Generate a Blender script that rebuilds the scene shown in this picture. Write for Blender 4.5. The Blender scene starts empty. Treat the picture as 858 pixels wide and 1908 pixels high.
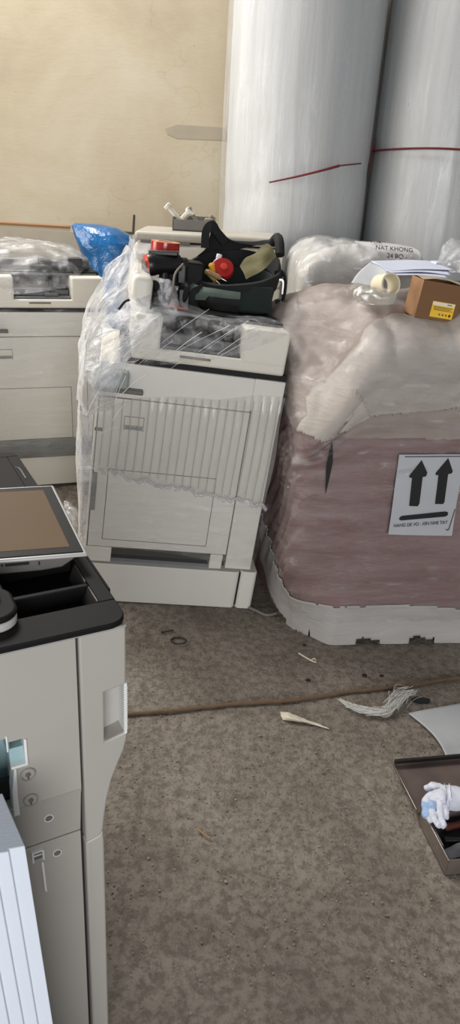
import bpy, bmesh, math, random
from mathutils import Vector, Matrix, noise
random.seed(7)
C = bpy.context.scene.collection
R = math.radians
V = Vector

# ------------------------------------------------------------------ camera
F, CX, CY = 1326.0, 429.0, 954.0
PITCH, ROLL, CAMZ = R(24.136), R(3.427), 1.5
fw = V((0, math.cos(PITCH), -math.sin(PITCH)))
_rt = V((1, 0, 0)); _up = _rt.cross(fw)
rt = _rt * math.cos(ROLL) + _up * math.sin(ROLL)
up = _up * math.cos(ROLL) - _rt * math.sin(ROLL)
cd = bpy.data.cameras.new('camera'); cam = bpy.data.objects.new('camera', cd); C.objects.link(cam)
cam.matrix_world = Matrix(((rt.x, up.x, -fw.x, 0), (rt.y, up.y, -fw.y, 0), (rt.z, up.z, -fw.z, CAMZ), (0, 0, 0, 1)))
cd.sensor_fit = 'VERTICAL'; cd.sensor_height = 36; cd.lens = 36 * F / 1908; cd.clip_start = .02
bpy.context.scene.camera = cam
def ray(x, y): return fw + rt * ((x - CX) / F) - up * ((y - CY) / F)
def at(x, y, z=0):                       # place on a height
    d = ray(x, y); return V((0, 0, CAMZ)) + d * ((z - CAMZ) / d.z)
def aty(x, y, Y):                        # place on a depth
    d = ray(x, y); return V((0, 0, CAMZ)) + d * (Y / d.y)

# ------------------------------------------------------------------ materials
def srgb(r, g, b):
    f = lambda c: (c/255/12.92) if c/255 <= .04045 else ((c/255+.055)/1.055)**2.4
    return (f(r), f(g), f(b), 1)
def nodes(name):
    m = bpy.data.materials.new(name); m.use_nodes = True
    nt = m.node_tree; return m, nt, nt.nodes, nt.links
def coords(nt, scale=(1, 1, 1), kind='Object'):
    tc = nt.nodes.new('ShaderNodeTexCoord'); mp = nt.nodes.new('ShaderNodeMapping')
    mp.inputs['Scale'].default_value = scale
    nt.links.new(tc.outputs[kind], mp.inputs[0]); return mp.outputs[0]
def noise_tex(nt, vec, scale, detail=6, rough=.6, dist=0):
    n = nt.nodes.new('ShaderNodeTexNoise'); n.inputs['Scale'].default_value = scale
    n.inputs['Detail'].default_value = detail; n.inputs['Roughness'].default_value = rough
    n.inputs['Distortion'].default_value = dist
    nt.links.new(vec, n.inputs['Vector']); return n.outputs['Fac']
def ramp(nt, fac, stops):
    r = nt.nodes.new('ShaderNodeValToRGB'); e = r.color_ramp.elements
    while len(e) < len(stops): e.new(.5)
    for el, (p, c) in zip(e, stops): el.position = p; el.color = c if len(c) == 4 else (*c, 1)
    nt.links.new(fac, r.inputs[0]); return r.outputs[0]
def gray(v): return (v, v, v, 1)
def bump(nt, fac, strength, dist=.01):
    b = nt.nodes.new('ShaderNodeBump'); b.inputs['Strength'].default_value = strength
    b.inputs['Distance'].default_value = dist; nt.links.new(fac, b.inputs['Height']); return b.outputs[0]
def mixc(nt, fac, a, b, mode='MIX'):
    m = nt.nodes.new('ShaderNodeMix'); m.data_type = 'RGBA'; m.blend_type = mode
    for s, v in ((0, fac), (6, a), (7, b)):
        if hasattr(v, 'links'): nt.links.new(v, m.inputs[s])
        else: m.inputs[s].default_value = v
    return m.outputs[2]
def pmat(name, col, rough=.5, metal=0, var=.08, vscale=9, bmp=0, bscale=60, coat=0, stretch=(1, 1, 1), spec=.5, dist=.004):
    m, nt, N, L = nodes(name); b = N['Principled BSDF']
    v = coords(nt, stretch)
    f = noise_tex(nt, v, vscale)
    lo = tuple(c * (1 - var) for c in col[:3]) + (1,); hi = tuple(min(1, c * (1 + var)) for c in col[:3]) + (1,)
    L.new(ramp(nt, f, [(.3, lo), (.7, hi)]), b.inputs['Base Color'])
    b.inputs['Roughness'].default_value = rough; b.inputs['Metallic'].default_value = metal
    b.inputs['Coat Weight'].default_value = coat; b.inputs['Coat Roughness'].default_value = .15
    b.inputs['Specular IOR Level'].default_value = spec
    if bmp:
        nb = bump(nt, noise_tex(nt, v, bscale, 5), bmp, dist); L.new(nb, b.inputs['Normal'])
        if coat: L.new(nb, b.inputs['Coat Normal'])
    return m
def film_mat(name, lo, hi, scale, stretch, white=.5, bstr=.7, rough=.12, tint=(.93, .95, 1, 1)):
    """clear stretch film: part see-through, part milky and glossy, along wrinkles"""
    m, nt, N, L = nodes(name); out = N['Material Output']; N.remove(N['Principled BSDF'])
    v = coords(nt, stretch)
    n1 = noise_tex(nt, v, scale, 8, .65, .6)
    fac = ramp(nt, n1, [(.38, gray(lo)), (.6, gray((lo+hi)*.5)), (.72, gray(hi))])
    nb = bump(nt, n1, bstr, .02)
    tr = N.new('ShaderNodeBsdfTransparent'); tr.inputs[0].default_value = (.97, .97, .97, 1)
    gl = N.new('ShaderNodeBsdfGlossy'); gl.inputs['Roughness'].default_value = rough; gl.inputs[0].default_value = (1, 1, 1, 1)
    df = N.new('ShaderNodeBsdfDiffuse'); df.inputs[0].default_value = tint
    tl = N.new('ShaderNodeBsdfTranslucent'); tl.inputs[0].default_value = tint
    L.new(nb, gl.inputs['Normal']); L.new(nb, df.inputs['Normal'])
    a = N.new('ShaderNodeMixShader'); a.inputs[0].default_value = .35; L.new(df.outputs[0], a.inputs[1]); L.new(tl.outputs[0], a.inputs[2])
    s = N.new('ShaderNodeMixShader'); s.inputs[0].default_value = white; L.new(gl.outputs[0], s.inputs[1]); L.new(a.outputs[0], s.inputs[2])
    o = N.new('ShaderNodeMixShader'); L.new(fac, o.inputs[0]); L.new(tr.outputs[0], o.inputs[1]); L.new(s.outputs[0], o.inputs[2])
    L.new(o.outputs[0], out.inputs[0]); return m

M = {}
M['cream'] = pmat('cream_plastic', srgb(222, 219, 211), .42, var=.02, bmp=.03, bscale=400)
M['cream2'] = pmat('warm_cream_plastic', srgb(222, 217, 205), .42, var=.02)
M['pale'] = pmat('pale_grey_plastic', srgb(166, 162, 155), .38, var=.015, bmp=.02, bscale=500)
M['seam'] = pmat('dark_seam', srgb(70, 68, 64), .8, var=.02)
M['softseam'] = pmat('grey_seam', srgb(120, 118, 112), .8, var=.02)
M['shadowgap'] = pmat('dark_gap', srgb(26, 25, 25), .8)
M['greytray'] = pmat('grey_tray', srgb(120, 122, 124), .5)
M['vent'] = pmat('grey_vent', srgb(140, 139, 136), .6, bmp=.5, bscale=200, stretch=(1, 1, 6))
M['smoke'] = pmat('smoky_plastic', srgb(92, 93, 92), .35, var=.35, vscale=14)
M['greygreen'] = pmat('greygreen_panel', srgb(148, 154, 150), .4, var=.1)
M['deck'] = pmat('black_deck', srgb(20, 19, 19), .6, var=.05, bmp=.08, bscale=700, spec=.15)
M['recess'] = pmat('black_recess', srgb(13, 12, 12), .6, var=.03, spec=.12)
M['screen'] = pmat('screen_glass', srgb(112, 92, 71), .5, var=.06, vscale=3, spec=.06)
M['bezel'] = pmat('black_bezel', srgb(24, 22, 20), .5, spec=.12)
M['silver'] = pmat('silver_plastic', srgb(176, 174, 170), .32, var=.03)
M['midgrey'] = pmat('mid_grey_plastic', srgb(105, 101, 96), .5)
M['paleblue'] = pmat('pale_blue_plastic', srgb(150, 178, 182), .45, var=.05)
M['whiteplastic'] = pmat('white_plastic', srgb(222, 223, 220), .4, var=.02)
M['foam'] = pmat('white_foam', srgb(208, 215, 225), .8, var=.02, bmp=.15, bscale=300)
M['black'] = pmat('black_fabric', srgb(23, 23, 23), .85, var=.15, bmp=.3, bscale=250)
M['blackplastic'] = pmat('black_plastic', srgb(22, 21, 21), .35)
M['green'] = pmat('dark_green_canvas', srgb(26, 37, 33), .9, var=.15, bmp=.35, bscale=350)
M['greygreenfab'] = pmat('grey_green_canvas', srgb(92, 104, 95), .9, var=.12, bmp=.3, bscale=200)
M['olive'] = pmat('olive_lining', srgb(92, 86, 52), .8, var=.35, vscale=14, bmp=.3, bscale=60)
M['red'] = pmat('red_plastic', srgb(158, 28, 28), .35, var=.1)
M['tapered'] = pmat('red_tape', srgb(170, 34, 30), .2, var=.15, coat=.4, stretch=(1, 1, 12))
M['orange'] = pmat('orange_plastic', srgb(205, 82, 55), .4, var=.1)
M['orangered'] = pmat('orange_red_plastic', srgb(205, 66, 44), .4, var=.2)
M['yellow'] = pmat('yellow_plastic', srgb(222, 160, 40), .4)
M['tan'] = pmat('tan_rubber', srgb(150, 120, 80), .6)
M['steel'] = pmat('steel', srgb(170, 165, 158), .3, 1, var=.2, vscale=20)
M['dullsteel'] = pmat('dull_steel_sheet', srgb(150, 140, 132), .42, .75, var=.3, vscale=7, bmp=.1, bscale=90)
M['darksteel'] = pmat('dark_steel', srgb(48, 46, 45), .5, .5, var=.3, vscale=12)
M['bluefilm'] = pmat('blue_plastic_bag', srgb(2, 88, 146), .3, var=.3, vscale=6, bmp=.5, bscale=16, coat=.5, dist=.02)
M['card'] = pmat('brown_cardboard', srgb(158, 118, 82), .85, var=.06, bmp=.05, bscale=120)
M['cardshaded'] = pmat('brown_cardboard_shaded', srgb(122, 88, 58), .85, var=.06, bmp=.05, bscale=120)  # same cardboard, darkened to paint shade onto the box front
M['paper'] = pmat('white_paper', srgb(214, 218, 234), .8, var=.03)
M['papergrey'] = pmat('grey_paper', srgb(182, 184, 188), .7, var=.04, bmp=.1, bscale=25)
M['label'] = pmat('yellow_label', srgb(238, 190, 24), .5, var=.06)
M['labelink'] = pmat('label_ink', srgb(120, 88, 10), .6)
M['ink'] = pmat('black_ink', srgb(24, 24, 25), .7, var=.1)
M['penink'] = pmat('pen_ink', srgb(72, 72, 80), .7)
M['core'] = pmat('cream_tape_core', srgb(222, 212, 184), .6, var=.04)
M['cleartape'] = film_mat('clear_tape', .5, .85, 14, (1, 1, 1), .6, .4, tint=(.75, .72, .62, 1))
M['cleartub'] = film_mat('clear_plastic', .35, .8, 25, (1, 1, 1), .5, .6)
M['string'] = pmat('red_string', srgb(108, 36, 42), .8, var=.2)
M['cable'] = pmat('brown_cable', srgb(100, 80, 58), .75, var=.2, vscale=30)
M['greycord'] = pmat('grey_cord', srgb(120, 114, 104), .6)
M['wire'] = pmat('rusty_wire', srgb(52, 46, 42), .6, .4)
M['twig'] = pmat('dry_twig', srgb(140, 118, 84), .9, var=.2)
M['twigwhite'] = pmat('pale_strip', srgb(205, 196, 176), .7)
M['fibre'] = pmat('white_fibre', srgb(206, 205, 200), .6)
M['glove'] = pmat('white_cotton', srgb(212, 214, 224), .95, var=.07, bmp=.5, bscale=320)
M['gloveblue'] = pmat('blue_cotton', srgb(160, 186, 220), .95, var=.12, bmp=.5, bscale=320)
M['brownwood'] = pmat('brown_wood_strip', srgb(150, 112, 78), .7, var=.2, stretch=(1, 8, 8))
M['junk'] = pmat('dusty_junk', srgb(150, 142, 128), .7, var=.2)
M['whitejunk'] = pmat('white_stick_plastic', srgb(224, 218, 204), .5)
M['film'] = film_mat('stretch_film', .05, .8, 7, (1, 2.2, 1), .5, .9)
M['filmheavy'] = film_mat('bunched_film', .26, .95, 15, (1.3, 1.6, .8), .62, 1.0)
M['filmlight'] = film_mat('thin_film', .01, .3, 14, (.5, 2, 2.5), .35, .5)
M['filmdiag'] = film_mat('streaked_film', .03, .62, 16, (1, 1, 1), .4, 1.0)
M['ribfilm'] = film_mat('ribbed_film', .2, .42, 10, (1, 1, .3), .85, .25, .2, (.86, .85, .82, 1))

# wall: cream paint, warm blotches, small holes, a grey patch, cracks
def wall_mat():
    m, nt, N, L = nodes('cream_painted_wall'); b = N['Principled BSDF']
    v = coords(nt)
    f = noise_tex(nt, v, 1.6, 8, .6, .4)
    base = ramp(nt, f, [(.3, srgb(166, 153, 130)), (.5, srgb(178, 166, 142)), (.72, srgb(186, 177, 158))])
    f2 = noise_tex(nt, coords(nt, (1, 1, 3)), 11, 8, .7)
    base = mixc(nt, ramp(nt, f2, [(.62, gray(0)), (.75, gray(.35))]), base, srgb(170, 152, 126))
    sp = noise_tex(nt, v, 46, 2, .5)
    base = mixc(nt, ramp(nt, sp, [(.755, gray(0)), (.78, gray(.7))]), base, srgb(84, 74, 62))
    # cracks
    w = N.new('ShaderNodeTexVoronoi'); w.feature = 'DISTANCE_TO_EDGE'; w.inputs['Scale'].default_value = .8
    dn = N.new('ShaderNodeTexNoise'); dn.inputs['Scale'].default_value = 5; L.new(v, dn.inputs['Vector'])
    L.new(mixc(nt, .4, v, dn.outputs['Color']), w.inputs['Vector'])
    ck = ramp(nt, w.outputs['Distance'], [(0, gray(.16)), (.005, gray(0))])
    base = mixc(nt, ck, base, srgb(120, 104, 84))
    L.new(base, b.inputs['Base Color']); b.inputs['Roughness'].default_value = .75
    L.new(bump(nt, f2, .15, .01), b.inputs['Normal']); return m
M['wall'] = wall_mat()
M['patch'] = pmat('grey_plaster_patch', srgb(158, 148, 130), .8, var=.06)
def floor_mat():
    m, nt, N, L = nodes('rough_concrete'); b = N['Principled BSDF']
    v = coords(nt)
    f = noise_tex(nt, v, 2.2, 9, .62, .5)
    base = ramp(nt, f, [(.28, srgb(116, 107, 96)), (.5, srgb(141, 131, 119)), (.74, srgb(162, 153, 140))])
    g = noise_tex(nt, v, 38, 8, .75)
    base = mixc(nt, ramp(nt, g, [(.42, gray(.55)), (.56, gray(0))]), base, srgb(74, 65, 56))
    st = noise_tex(nt, v, 5.5, 3, .5, .3)
    base = mixc(nt, ramp(nt, st, [(.62, gray(0)), (.72, gray(.35))]), base, srgb(62, 54, 47))
    sp = noise_tex(nt, v, 95, 2, .5)
    base = mixc(nt, ramp(nt, sp, [(.7, gray(0)), (.74, gray(.5))]), base, srgb(178, 168, 152))
    L.new(base, b.inputs['Base Color']); b.inputs['Roughness'].default_value = .85
    vo = N.new('ShaderNodeTexVoronoi'); vo.inputs['Scale'].default_value = 75; L.new(v, vo.inputs['Vector'])
    vv = ramp(nt, vo.outputs['Distance'], [(0, gray(0)), (.35, gray(1))])
    g2 = noise_tex(nt, v, 26, 9, .72)
    h = mixc(nt, .22, g2, vv)
    L.new(bump(nt, h, .9, .02), b.inputs['Normal']); return m
M['floor'] = floor_mat()
def wrapfoam(name, c1, c2, c3, streak=(1, 1, 1), coat=.5):
    """foam sheet under tight stretch film: soft streaks, small glints"""
    m, nt, N, L = nodes(name); b = N['Principled BSDF']
    v = coords(nt, streak)
    f = noise_tex(nt, v, 3.2, 8, .6, .4)
    base = ramp(nt, f, [(.28, c1), (.5, c2), (.75, c3)])
    w = noise_tex(nt, coords(nt, (.7, .7, 3.2)), 9, 9, .7, 1.2)
    base = mixc(nt, ramp(nt, w, [(.67, gray(0)), (.78, gray(.35))]), base, srgb(205, 195, 190))
    L.new(base, b.inputs['Base Color']); b.inputs['Roughness'].default_value = .5
    b.inputs['Coat Weight'].default_value = coat; b.inputs['Coat Roughness'].default_value = .12
    w2 = noise_tex(nt, coords(nt, (1, 1, 2)), 22, 8, .7, 1.0)
    L.new(bump(nt, w, .4, .012), b.inputs['Normal']); L.new(bump(nt, w2, .7, .012), b.inputs['Coat Normal']); return m
M['pink'] = wrapfoam('pink_foam_under_film', srgb(124, 97, 93), srgb(135, 108, 105), srgb(144, 121, 117), (.5, .5, 5))
M['cover'] = wrapfoam('white_foam_under_film', srgb(163, 152, 143), srgb(174, 165, 156), srgb(184, 176, 169), (1, 1, 1))
M['skirt'] = wrapfoam('white_skirt_foam', srgb(172, 168, 163), srgb(186, 181, 177), srgb(192, 188, 184), (.5, .5, 3), .1)
M['lump'] = wrapfoam('pinkish_bubble_wrap', srgb(140, 124, 115), srgb(152, 137, 128), srgb(166, 153, 144), (1, 1, 1), .35)
M['rear'] = wrapfoam('pale_bubble_wrap', srgb(180, 176, 168), srgb(196, 192, 186), srgb(214, 212, 208), (1, 1, 1), .6)
M['packdark'] = pmat('dark_timber', srgb(40, 34, 30), .9)
def roll_mat():
    m, nt, N, L = nodes('white_foam_roll'); b = N['Principled BSDF']
    f = noise_tex(nt, coords(nt, (9, 9, .5)), 1.6, 8, .6, .3)
    base = ramp(nt, f, [(.3, srgb(186, 187, 186)), (.55, srgb(194, 195, 193)), (.75, srgb(202, 202, 199))])
    L.new(base, b.inputs['Base Color']); b.inputs['Roughness'].default_value = .6
    L.new(bump(nt, f, .2, .03), b.inputs['Normal'])
    b.inputs['Coat Weight'].default_value = .25; b.inputs['Coat Roughness'].default_value = .12
    w = noise_tex(nt, coords(nt, (5, 5, 1)), 4, 8, .7, 1.0); L.new(bump(nt, w, .6, .03), b.inputs['Coat Normal'])
    b.inputs['Subsurface Weight'].default_value = 0
    return m
M['roll'] = roll_mat()
M['rollfilm'] = film_mat('roll_film', .02, .4, 5, (2.5, 2.5, .35), .9, .3)

# ------------------------------------------------------------------ mesh helpers
def link(name, bm, mat, parent=None, smooth=True, bevel=0, seg=3, angle=40, mats=None):
    me = bpy.data.meshes.new(name)
    bmesh.ops.recalc_face_normals(bm, faces=bm.faces[:]) if bm.faces else None
    bm.to_mesh(me); bm.free()
    o = bpy.data.objects.new(name, me); C.objects.link(o)
    for mm in (mats or [mat]): me.materials.append(M[mm] if isinstance(mm, str) else mm)
    if parent: o.parent = parent
    if bevel:
        b = o.modifiers.new('bevel', 'BEVEL'); b.width = bevel; b.segments = seg; b.limit_method = 'ANGLE'; b.angle_limit = R(angle)
    if smooth:
        for p in me.polygons: p.use_smooth = True
        try: me.set_sharp_from_angle(angle=R(35))
        except Exception: pass
    return o
def box(bm, x0, x1, y0, y1, z0, z1, mtx=None):
    vs = [bm.verts.new((x, y, z)) for z in (z0, z1) for y in (y0, y1) for x in (x0, x1)]
    for f in ((0, 2, 3, 1), (4, 5, 7, 6), (0, 1, 5, 4), (2, 6, 7, 3), (0, 4, 6, 2), (1, 3, 7, 5)):
        bm.faces.new([vs[i] for i in f])
    if mtx:
        for v in vs: v.co = mtx @ v.co
    return vs
def bx(*a):
    bm = bmesh.new()
    for b in (a if isinstance(a[0], (tuple, list)) else [a]): box(bm, *b)
    return bm
def prism(pts, a0, a1, axis='y'):
    """polygon pts extruded along an axis; pts are (x,z) for y, (y,z) for x, (x,y) for z"""
    bm = bmesh.new()
    mk = {'y': lambda p, a: (p[0], a, p[1]), 'x': lambda p, a: (a, p[0], p[1]), 'z': lambda p, a: (p[0], p[1], a)}[axis]
    A = [bm.verts.new(mk(p, a0)) for p in pts]; B = [bm.verts.new(mk(p, a1)) for p in pts]
    bm.faces.new(A); bm.faces.new(B[::-1])
    for i in range(len(pts)):
        j = (i+1) % len(pts); bm.faces.new((A[i], A[j], B[j], B[i]))
    return bm
def rrect(x0, x1, y0, y1, r, n=6):
    out = []
    for cx, cy, a in ((x1-r, y0+r, -90), (x1-r, y1-r, 0), (x0+r, y1-r, 90), (x0+r, y0+r, 180)):
        for i in range(n+1):
            t = R(a + 90*i/n); out.append((cx + r*math.cos(t), cy + r*math.sin(t)))
    return out
def loft(rings, cap0=True, cap1=True, closed=True, bm=None):
    bm = bm or bmesh.new(); VV = [[bm.verts.new(p) for p in r] for r in rings]; n = len(rings[0])
    for a, b in zip(VV, VV[1:]):
        for i in range(n if closed else n-1):
            j = (i+1) % n; bm.faces.new((a[i], a[j], b[j], b[i]))
    if cap0: bm.faces.new(VV[0])
    if cap1: bm.faces.new(VV[-1][::-1])
    return bm
def lathe(prof, n=32, mtx=None, bm=None, cap=True):
    """prof: (radius, height) list about z"""
    rings = []
    for r, h in prof:
        rings.append([V((r*math.cos(2*math.pi*i/n), r*math.sin(2*math.pi*i/n), h)) for i in range(n)])
    if mtx: rings = [[mtx @ p for p in r] for r in rings]
    return loft(rings, cap, cap, True, bm)
def frame_to(p, d):
    z = V(d).normalized(); q = z.to_track_quat('Z', 'Y'); return Matrix.Translation(V(p)) @ q.to_matrix().to_4x4()
def catmull(P, n):
    P = [V(p) for p in P]; out = []
    if len(P) == 2: return [P[0].lerp(P[1], i/n) for i in range(n+1)]
    Q = [P[0]*2-P[1]] + P + [P[-1]*2-P[-2]]
    S = len(P)-1
    for k in range(n+1):
        t = k/n*S; i = min(int(t), S-1); t -= i
        a, b, c, d = Q[i:i+4]
        out.append(.5*((2*b)+(c-a)*t+(2*a-5*b+4*c-d)*t*t+(3*b-3*c+d-a)*t**3))
    return out
def tube(pts, r, n=10, steps=None, r1=None, bm=None, smooth=True):
    P = catmull(pts, steps or 8*(len(pts)-1)) if smooth else [V(p) for p in pts]
    rings = []; N = len(P); prev = None
    for i, p in enumerate(P):
        d = (P[min(i+1, N-1)] - P[max(i-1, 0)]).normalized()
        if prev is None:
            x = d.orthogonal().normalized()
        else:
            x = (prev - d*prev.dot(d)).normalized()
        prev = x; y = d.cross(x)
        rr = r if r1 is None else r + (r1-r)*i/(N-1)
        rings.append([p + x*rr*math.cos(2*math.pi*k/n) + y*rr*math.sin(2*math.pi*k/n) for k in range(n)])
    return loft(rings, True, True, True, bm)
def strip(pts, w, th, upv=(0, 0, 1), steps=None, bm=None):
    """flat strap along a path"""
    P = catmull(pts, steps or 10*(len(pts)-1)); rings = []; N = len(P); U = V(upv)
    for i, p in enumerate(P):
        d = (P[min(i+1, N-1)] - P[max(i-1, 0)]).normalized()
        n = (U - d*U.dot(d)).normalized(); s = d.cross(n)
        rings.append([p + s*w/2 + n*th/2, p - s*w/2 + n*th/2, p - s*w/2 - n*th/2, p + s*w/2 - n*th/2])
    return loft(rings, True, True, True, bm)
def sheet(grid, nu, nv, amp=0, sc=8, seed=0, fine=0, fsc=30, edge=None):
    """smooth surface through a grid of control points, wrinkled by noise"""
    rows = [catmull(r, nu) for r in grid]
    cols = [catmull([rows[j][i] for j in range(len(rows))], nv) for i in range(nu+1)]
    bm = bmesh.new(); so = V((seed*3.1, seed*1.7, seed*.9))
    vs = [[bm.verts.new(cols[i][j]) for j in range(nv+1)] for i in range(nu+1)]
    for i in range(nu):
        for j in range(nv):
            if edge and not edge(i/nu, j/nv): continue
            bm.faces.new((vs[i][j], vs[i+1][j], vs[i+1][j+1], vs[i][j+1]))
    if edge: bmesh.ops.delete(bm, geom=[v for v in bm.verts if not v.link_faces], context='VERTS')
    bm.normal_update()
    if amp or fine:
        mv = []
        for v in bm.verts:
            a = noise.noise(v.co*sc + so)*amp
            if fine:
                rdg = 1 - abs(noise.noise(V((v.co.x*fsc, v.co.y*fsc, v.co.z*fsc*.5)) + so*2))*2
                a += rdg*fine
            mv.append(v.co + v.normal*a)
        for v, c in zip(bm.verts, mv): v.co = c
    return bm
def rbox(x0, x1, y0, y1, z0, z1, r, nx, ny, nz, warp=None):
    """rounded box as a dense grid"""
    bm = bmesh.new(); cache = {}
    def pt(i, j, k):
        if (i, j, k) in cache: return cache[i, j, k]
        p = V((x0+(x1-x0)*i/nx, y0+(y1-y0)*j/ny, z0+(z1-z0)*k/nz))
        q = V((min(max(p.x, x0+r), x1-r), min(max(p.y, y0+r), y1-r), min(max(p.z, z0+r), z1-r)))
        if k*(z1-z0)/nz < r: q.z = p.z          # square bottom edge
        d = p-q
        if d.length > 1e-9: p = q + d.normalized()*r if (d.length > 0) else p
        if warp: p = warp(p)
        cache[i, j, k] = bm.verts.new(p); return cache[i, j, k]
    for i in range(nx):
        for j in range(ny):
            for k in (0, nz): bm.faces.new((pt(i, j, k), pt(i+1, j, k), pt(i+1, j+1, k), pt(i, j+1, k)))
    for i in range(nx):
        for k in range(nz):
            for j in (0, ny): bm.faces.new((pt(i, j, k), pt(i+1, j, k), pt(i+1, j, k+1), pt(i, j, k+1)))
    for j in range(ny):
        for k in range(nz):
            for i in (0, nx): bm.faces.new((pt(i, j, k), pt(i, j+1, k), pt(i, j+1, k+1), pt(i, j, k+1)))
    bmesh.ops.recalc_face_normals(bm, faces=bm.faces[:]); bm.normal_update(); return bm
def region(bm, pred, off):
    """copy of the faces where pred(center) holds, pushed out along the normals"""
    b = bm.copy(); b.normal_update()
    bmesh.ops.delete(b, geom=[f for f in b.faces if not pred(f.calc_center_median())], context='FACES')
    b.normal_update()
    nrm = {v: v.normal.copy() for v in b.verts}
    for v in b.verts: v.co += nrm[v]*off
    return b
def thing(name, label, cat, loc=(0, 0, 0), rot=(0, 0, 0), group=None):
    o = bpy.data.objects.new(name, None); C.objects.link(o); o.location = loc; o.rotation_euler = rot
    o.empty_display_size = .05
    o['label'] = label; o['category'] = cat
    if group: o['group'] = group
    return o
def tag(o, label, cat, group=None):
    o['label'] = label; o['category'] = cat
    if group: o['group'] = group
    return o
def text(name, s, size, mat, parent, mtx, ext=.0004):
    cu = bpy.data.curves.new(name, 'FONT'); cu.body = s; cu.size = size; cu.extrude = ext; cu.align_x = 'CENTER'; cu.align_y = 'CENTER'
    o = bpy.data.objects.new(name, cu); C.objects.link(o); bpy.context.view_layer.update()
    me = bpy.data.meshes.new_from_object(o); bpy.data.objects.remove(o); me.materials.clear(); me.materials.append(M[mat])
    o = bpy.data.objects.new(name, me); C.objects.link(o); o.parent = parent; o.matrix_local = mtx; return o
def fbm(p, s, seed=0): return noise.fractal(V(p)*s + V((seed, seed*2, seed*3)), 1.0, 2.0, 4)
def sstep(a, b, x):
    t = min(1, max(0, (x-a)/(b-a))); return t*t*(3-2*t)

# ------------------------------------------------------------------ setting
def floor_h(x, y):
    h = .0665*min(1, max(0, (.106-x)/.66))*sstep(1.95, 2.4, y)
    h += .115*sstep(2.75, 3.3, y)*sstep(.0, -.55, x)
    return h
def axis(lo, a, b, hi, fine, coarse):
    out = []; x = lo
    while x < hi: out.append(x); x += fine if a <= x < b else coarse
    return out + [hi]
def build_floor():
    bm = bmesh.new(); xs = axis(-3, -.5, .9, 3, .008, .06); ys = axis(-1.2, .9, 2.45, 5, .008, .06)
    def H(x, y):
        h = floor_h(x, y) - .002
        if -.6 < x < 1 and .8 < y < 2.6:
            k = sstep(-.6, -.4, x)*sstep(1, .85, x)*sstep(.8, 1, y)*sstep(2.6, 2.4, y)
            n1 = noise.fractal(V((x*9, y*9, 1)), 1, 2, 3); n2 = noise.fractal(V((x*34, y*34, 5)), 1, 2, 3)
            pit = max(0, noise.noise(V((x*45, y*45, 9)))-.25)
            h += k*(.0022*n1 + .0022*n2*(.4+.6*abs(noise.noise(V((x*4, y*4, 2))))*2) - .006*pit)
        return h
    g = [[bm.verts.new((x, y, H(x, y))) for x in xs] for y in ys]
    for a, b in zip(g, g[1:]):
        for i in range(len(xs)-1): bm.faces.new((a[i], a[i+1], b[i+1], b[i]))
    o = link('floor', bm, 'floor'); o['kind'] = 'structure'
build_floor()
WY = 4.78
o = link('wall_back', bx(-3, 3, WY, WY+.12, -.05, 3.4), 'wall', smooth=False); o['kind'] = 'structure'
# grey plaster patch and the thin ledges on the wall
def wp(x, y): return aty(x, y, WY)
bm = prism([(wp(a, b).x, wp(a, b).z) for a, b in ((308, 240), (330, 232), (420, 238), (424, 262), (330, 258), (312, 250))][::-1], WY-.002, WY)
o = link('trim_1', bm, 'patch', smooth=False); o['kind'] = 'structure'
a, b = wp(-60, 412), wp(130, 423)
bm = bmesh.new(); tube([a, b], .011, 6, bm=bm); o = link('trim_2', bm, 'brownwood'); o['kind'] = 'structure'
a, b, c_ = wp(150, 427), wp(248, 434), wp(250, 400)
bm = bmesh.new(); tube([a - V((0, .005, 0)), b - V((0, .005, 0))], .007, 6, bm=bm); tube([b, c_], .007, 6, bm=bm)
o = link('trim_3', bm, 'seam'); o['kind'] = 'structure'
o = link('baseboard_back', bx(-3, 3, WY-.012, WY, 0, 1.0), 'greytray', smooth=False); o['kind'] = 'structure'
M_lower = pmat('grey_lower_wall', srgb(158, 150, 136), .8, var=.08)
o.data.materials[0] = M_lower; o.scale.z = 1.22

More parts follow.
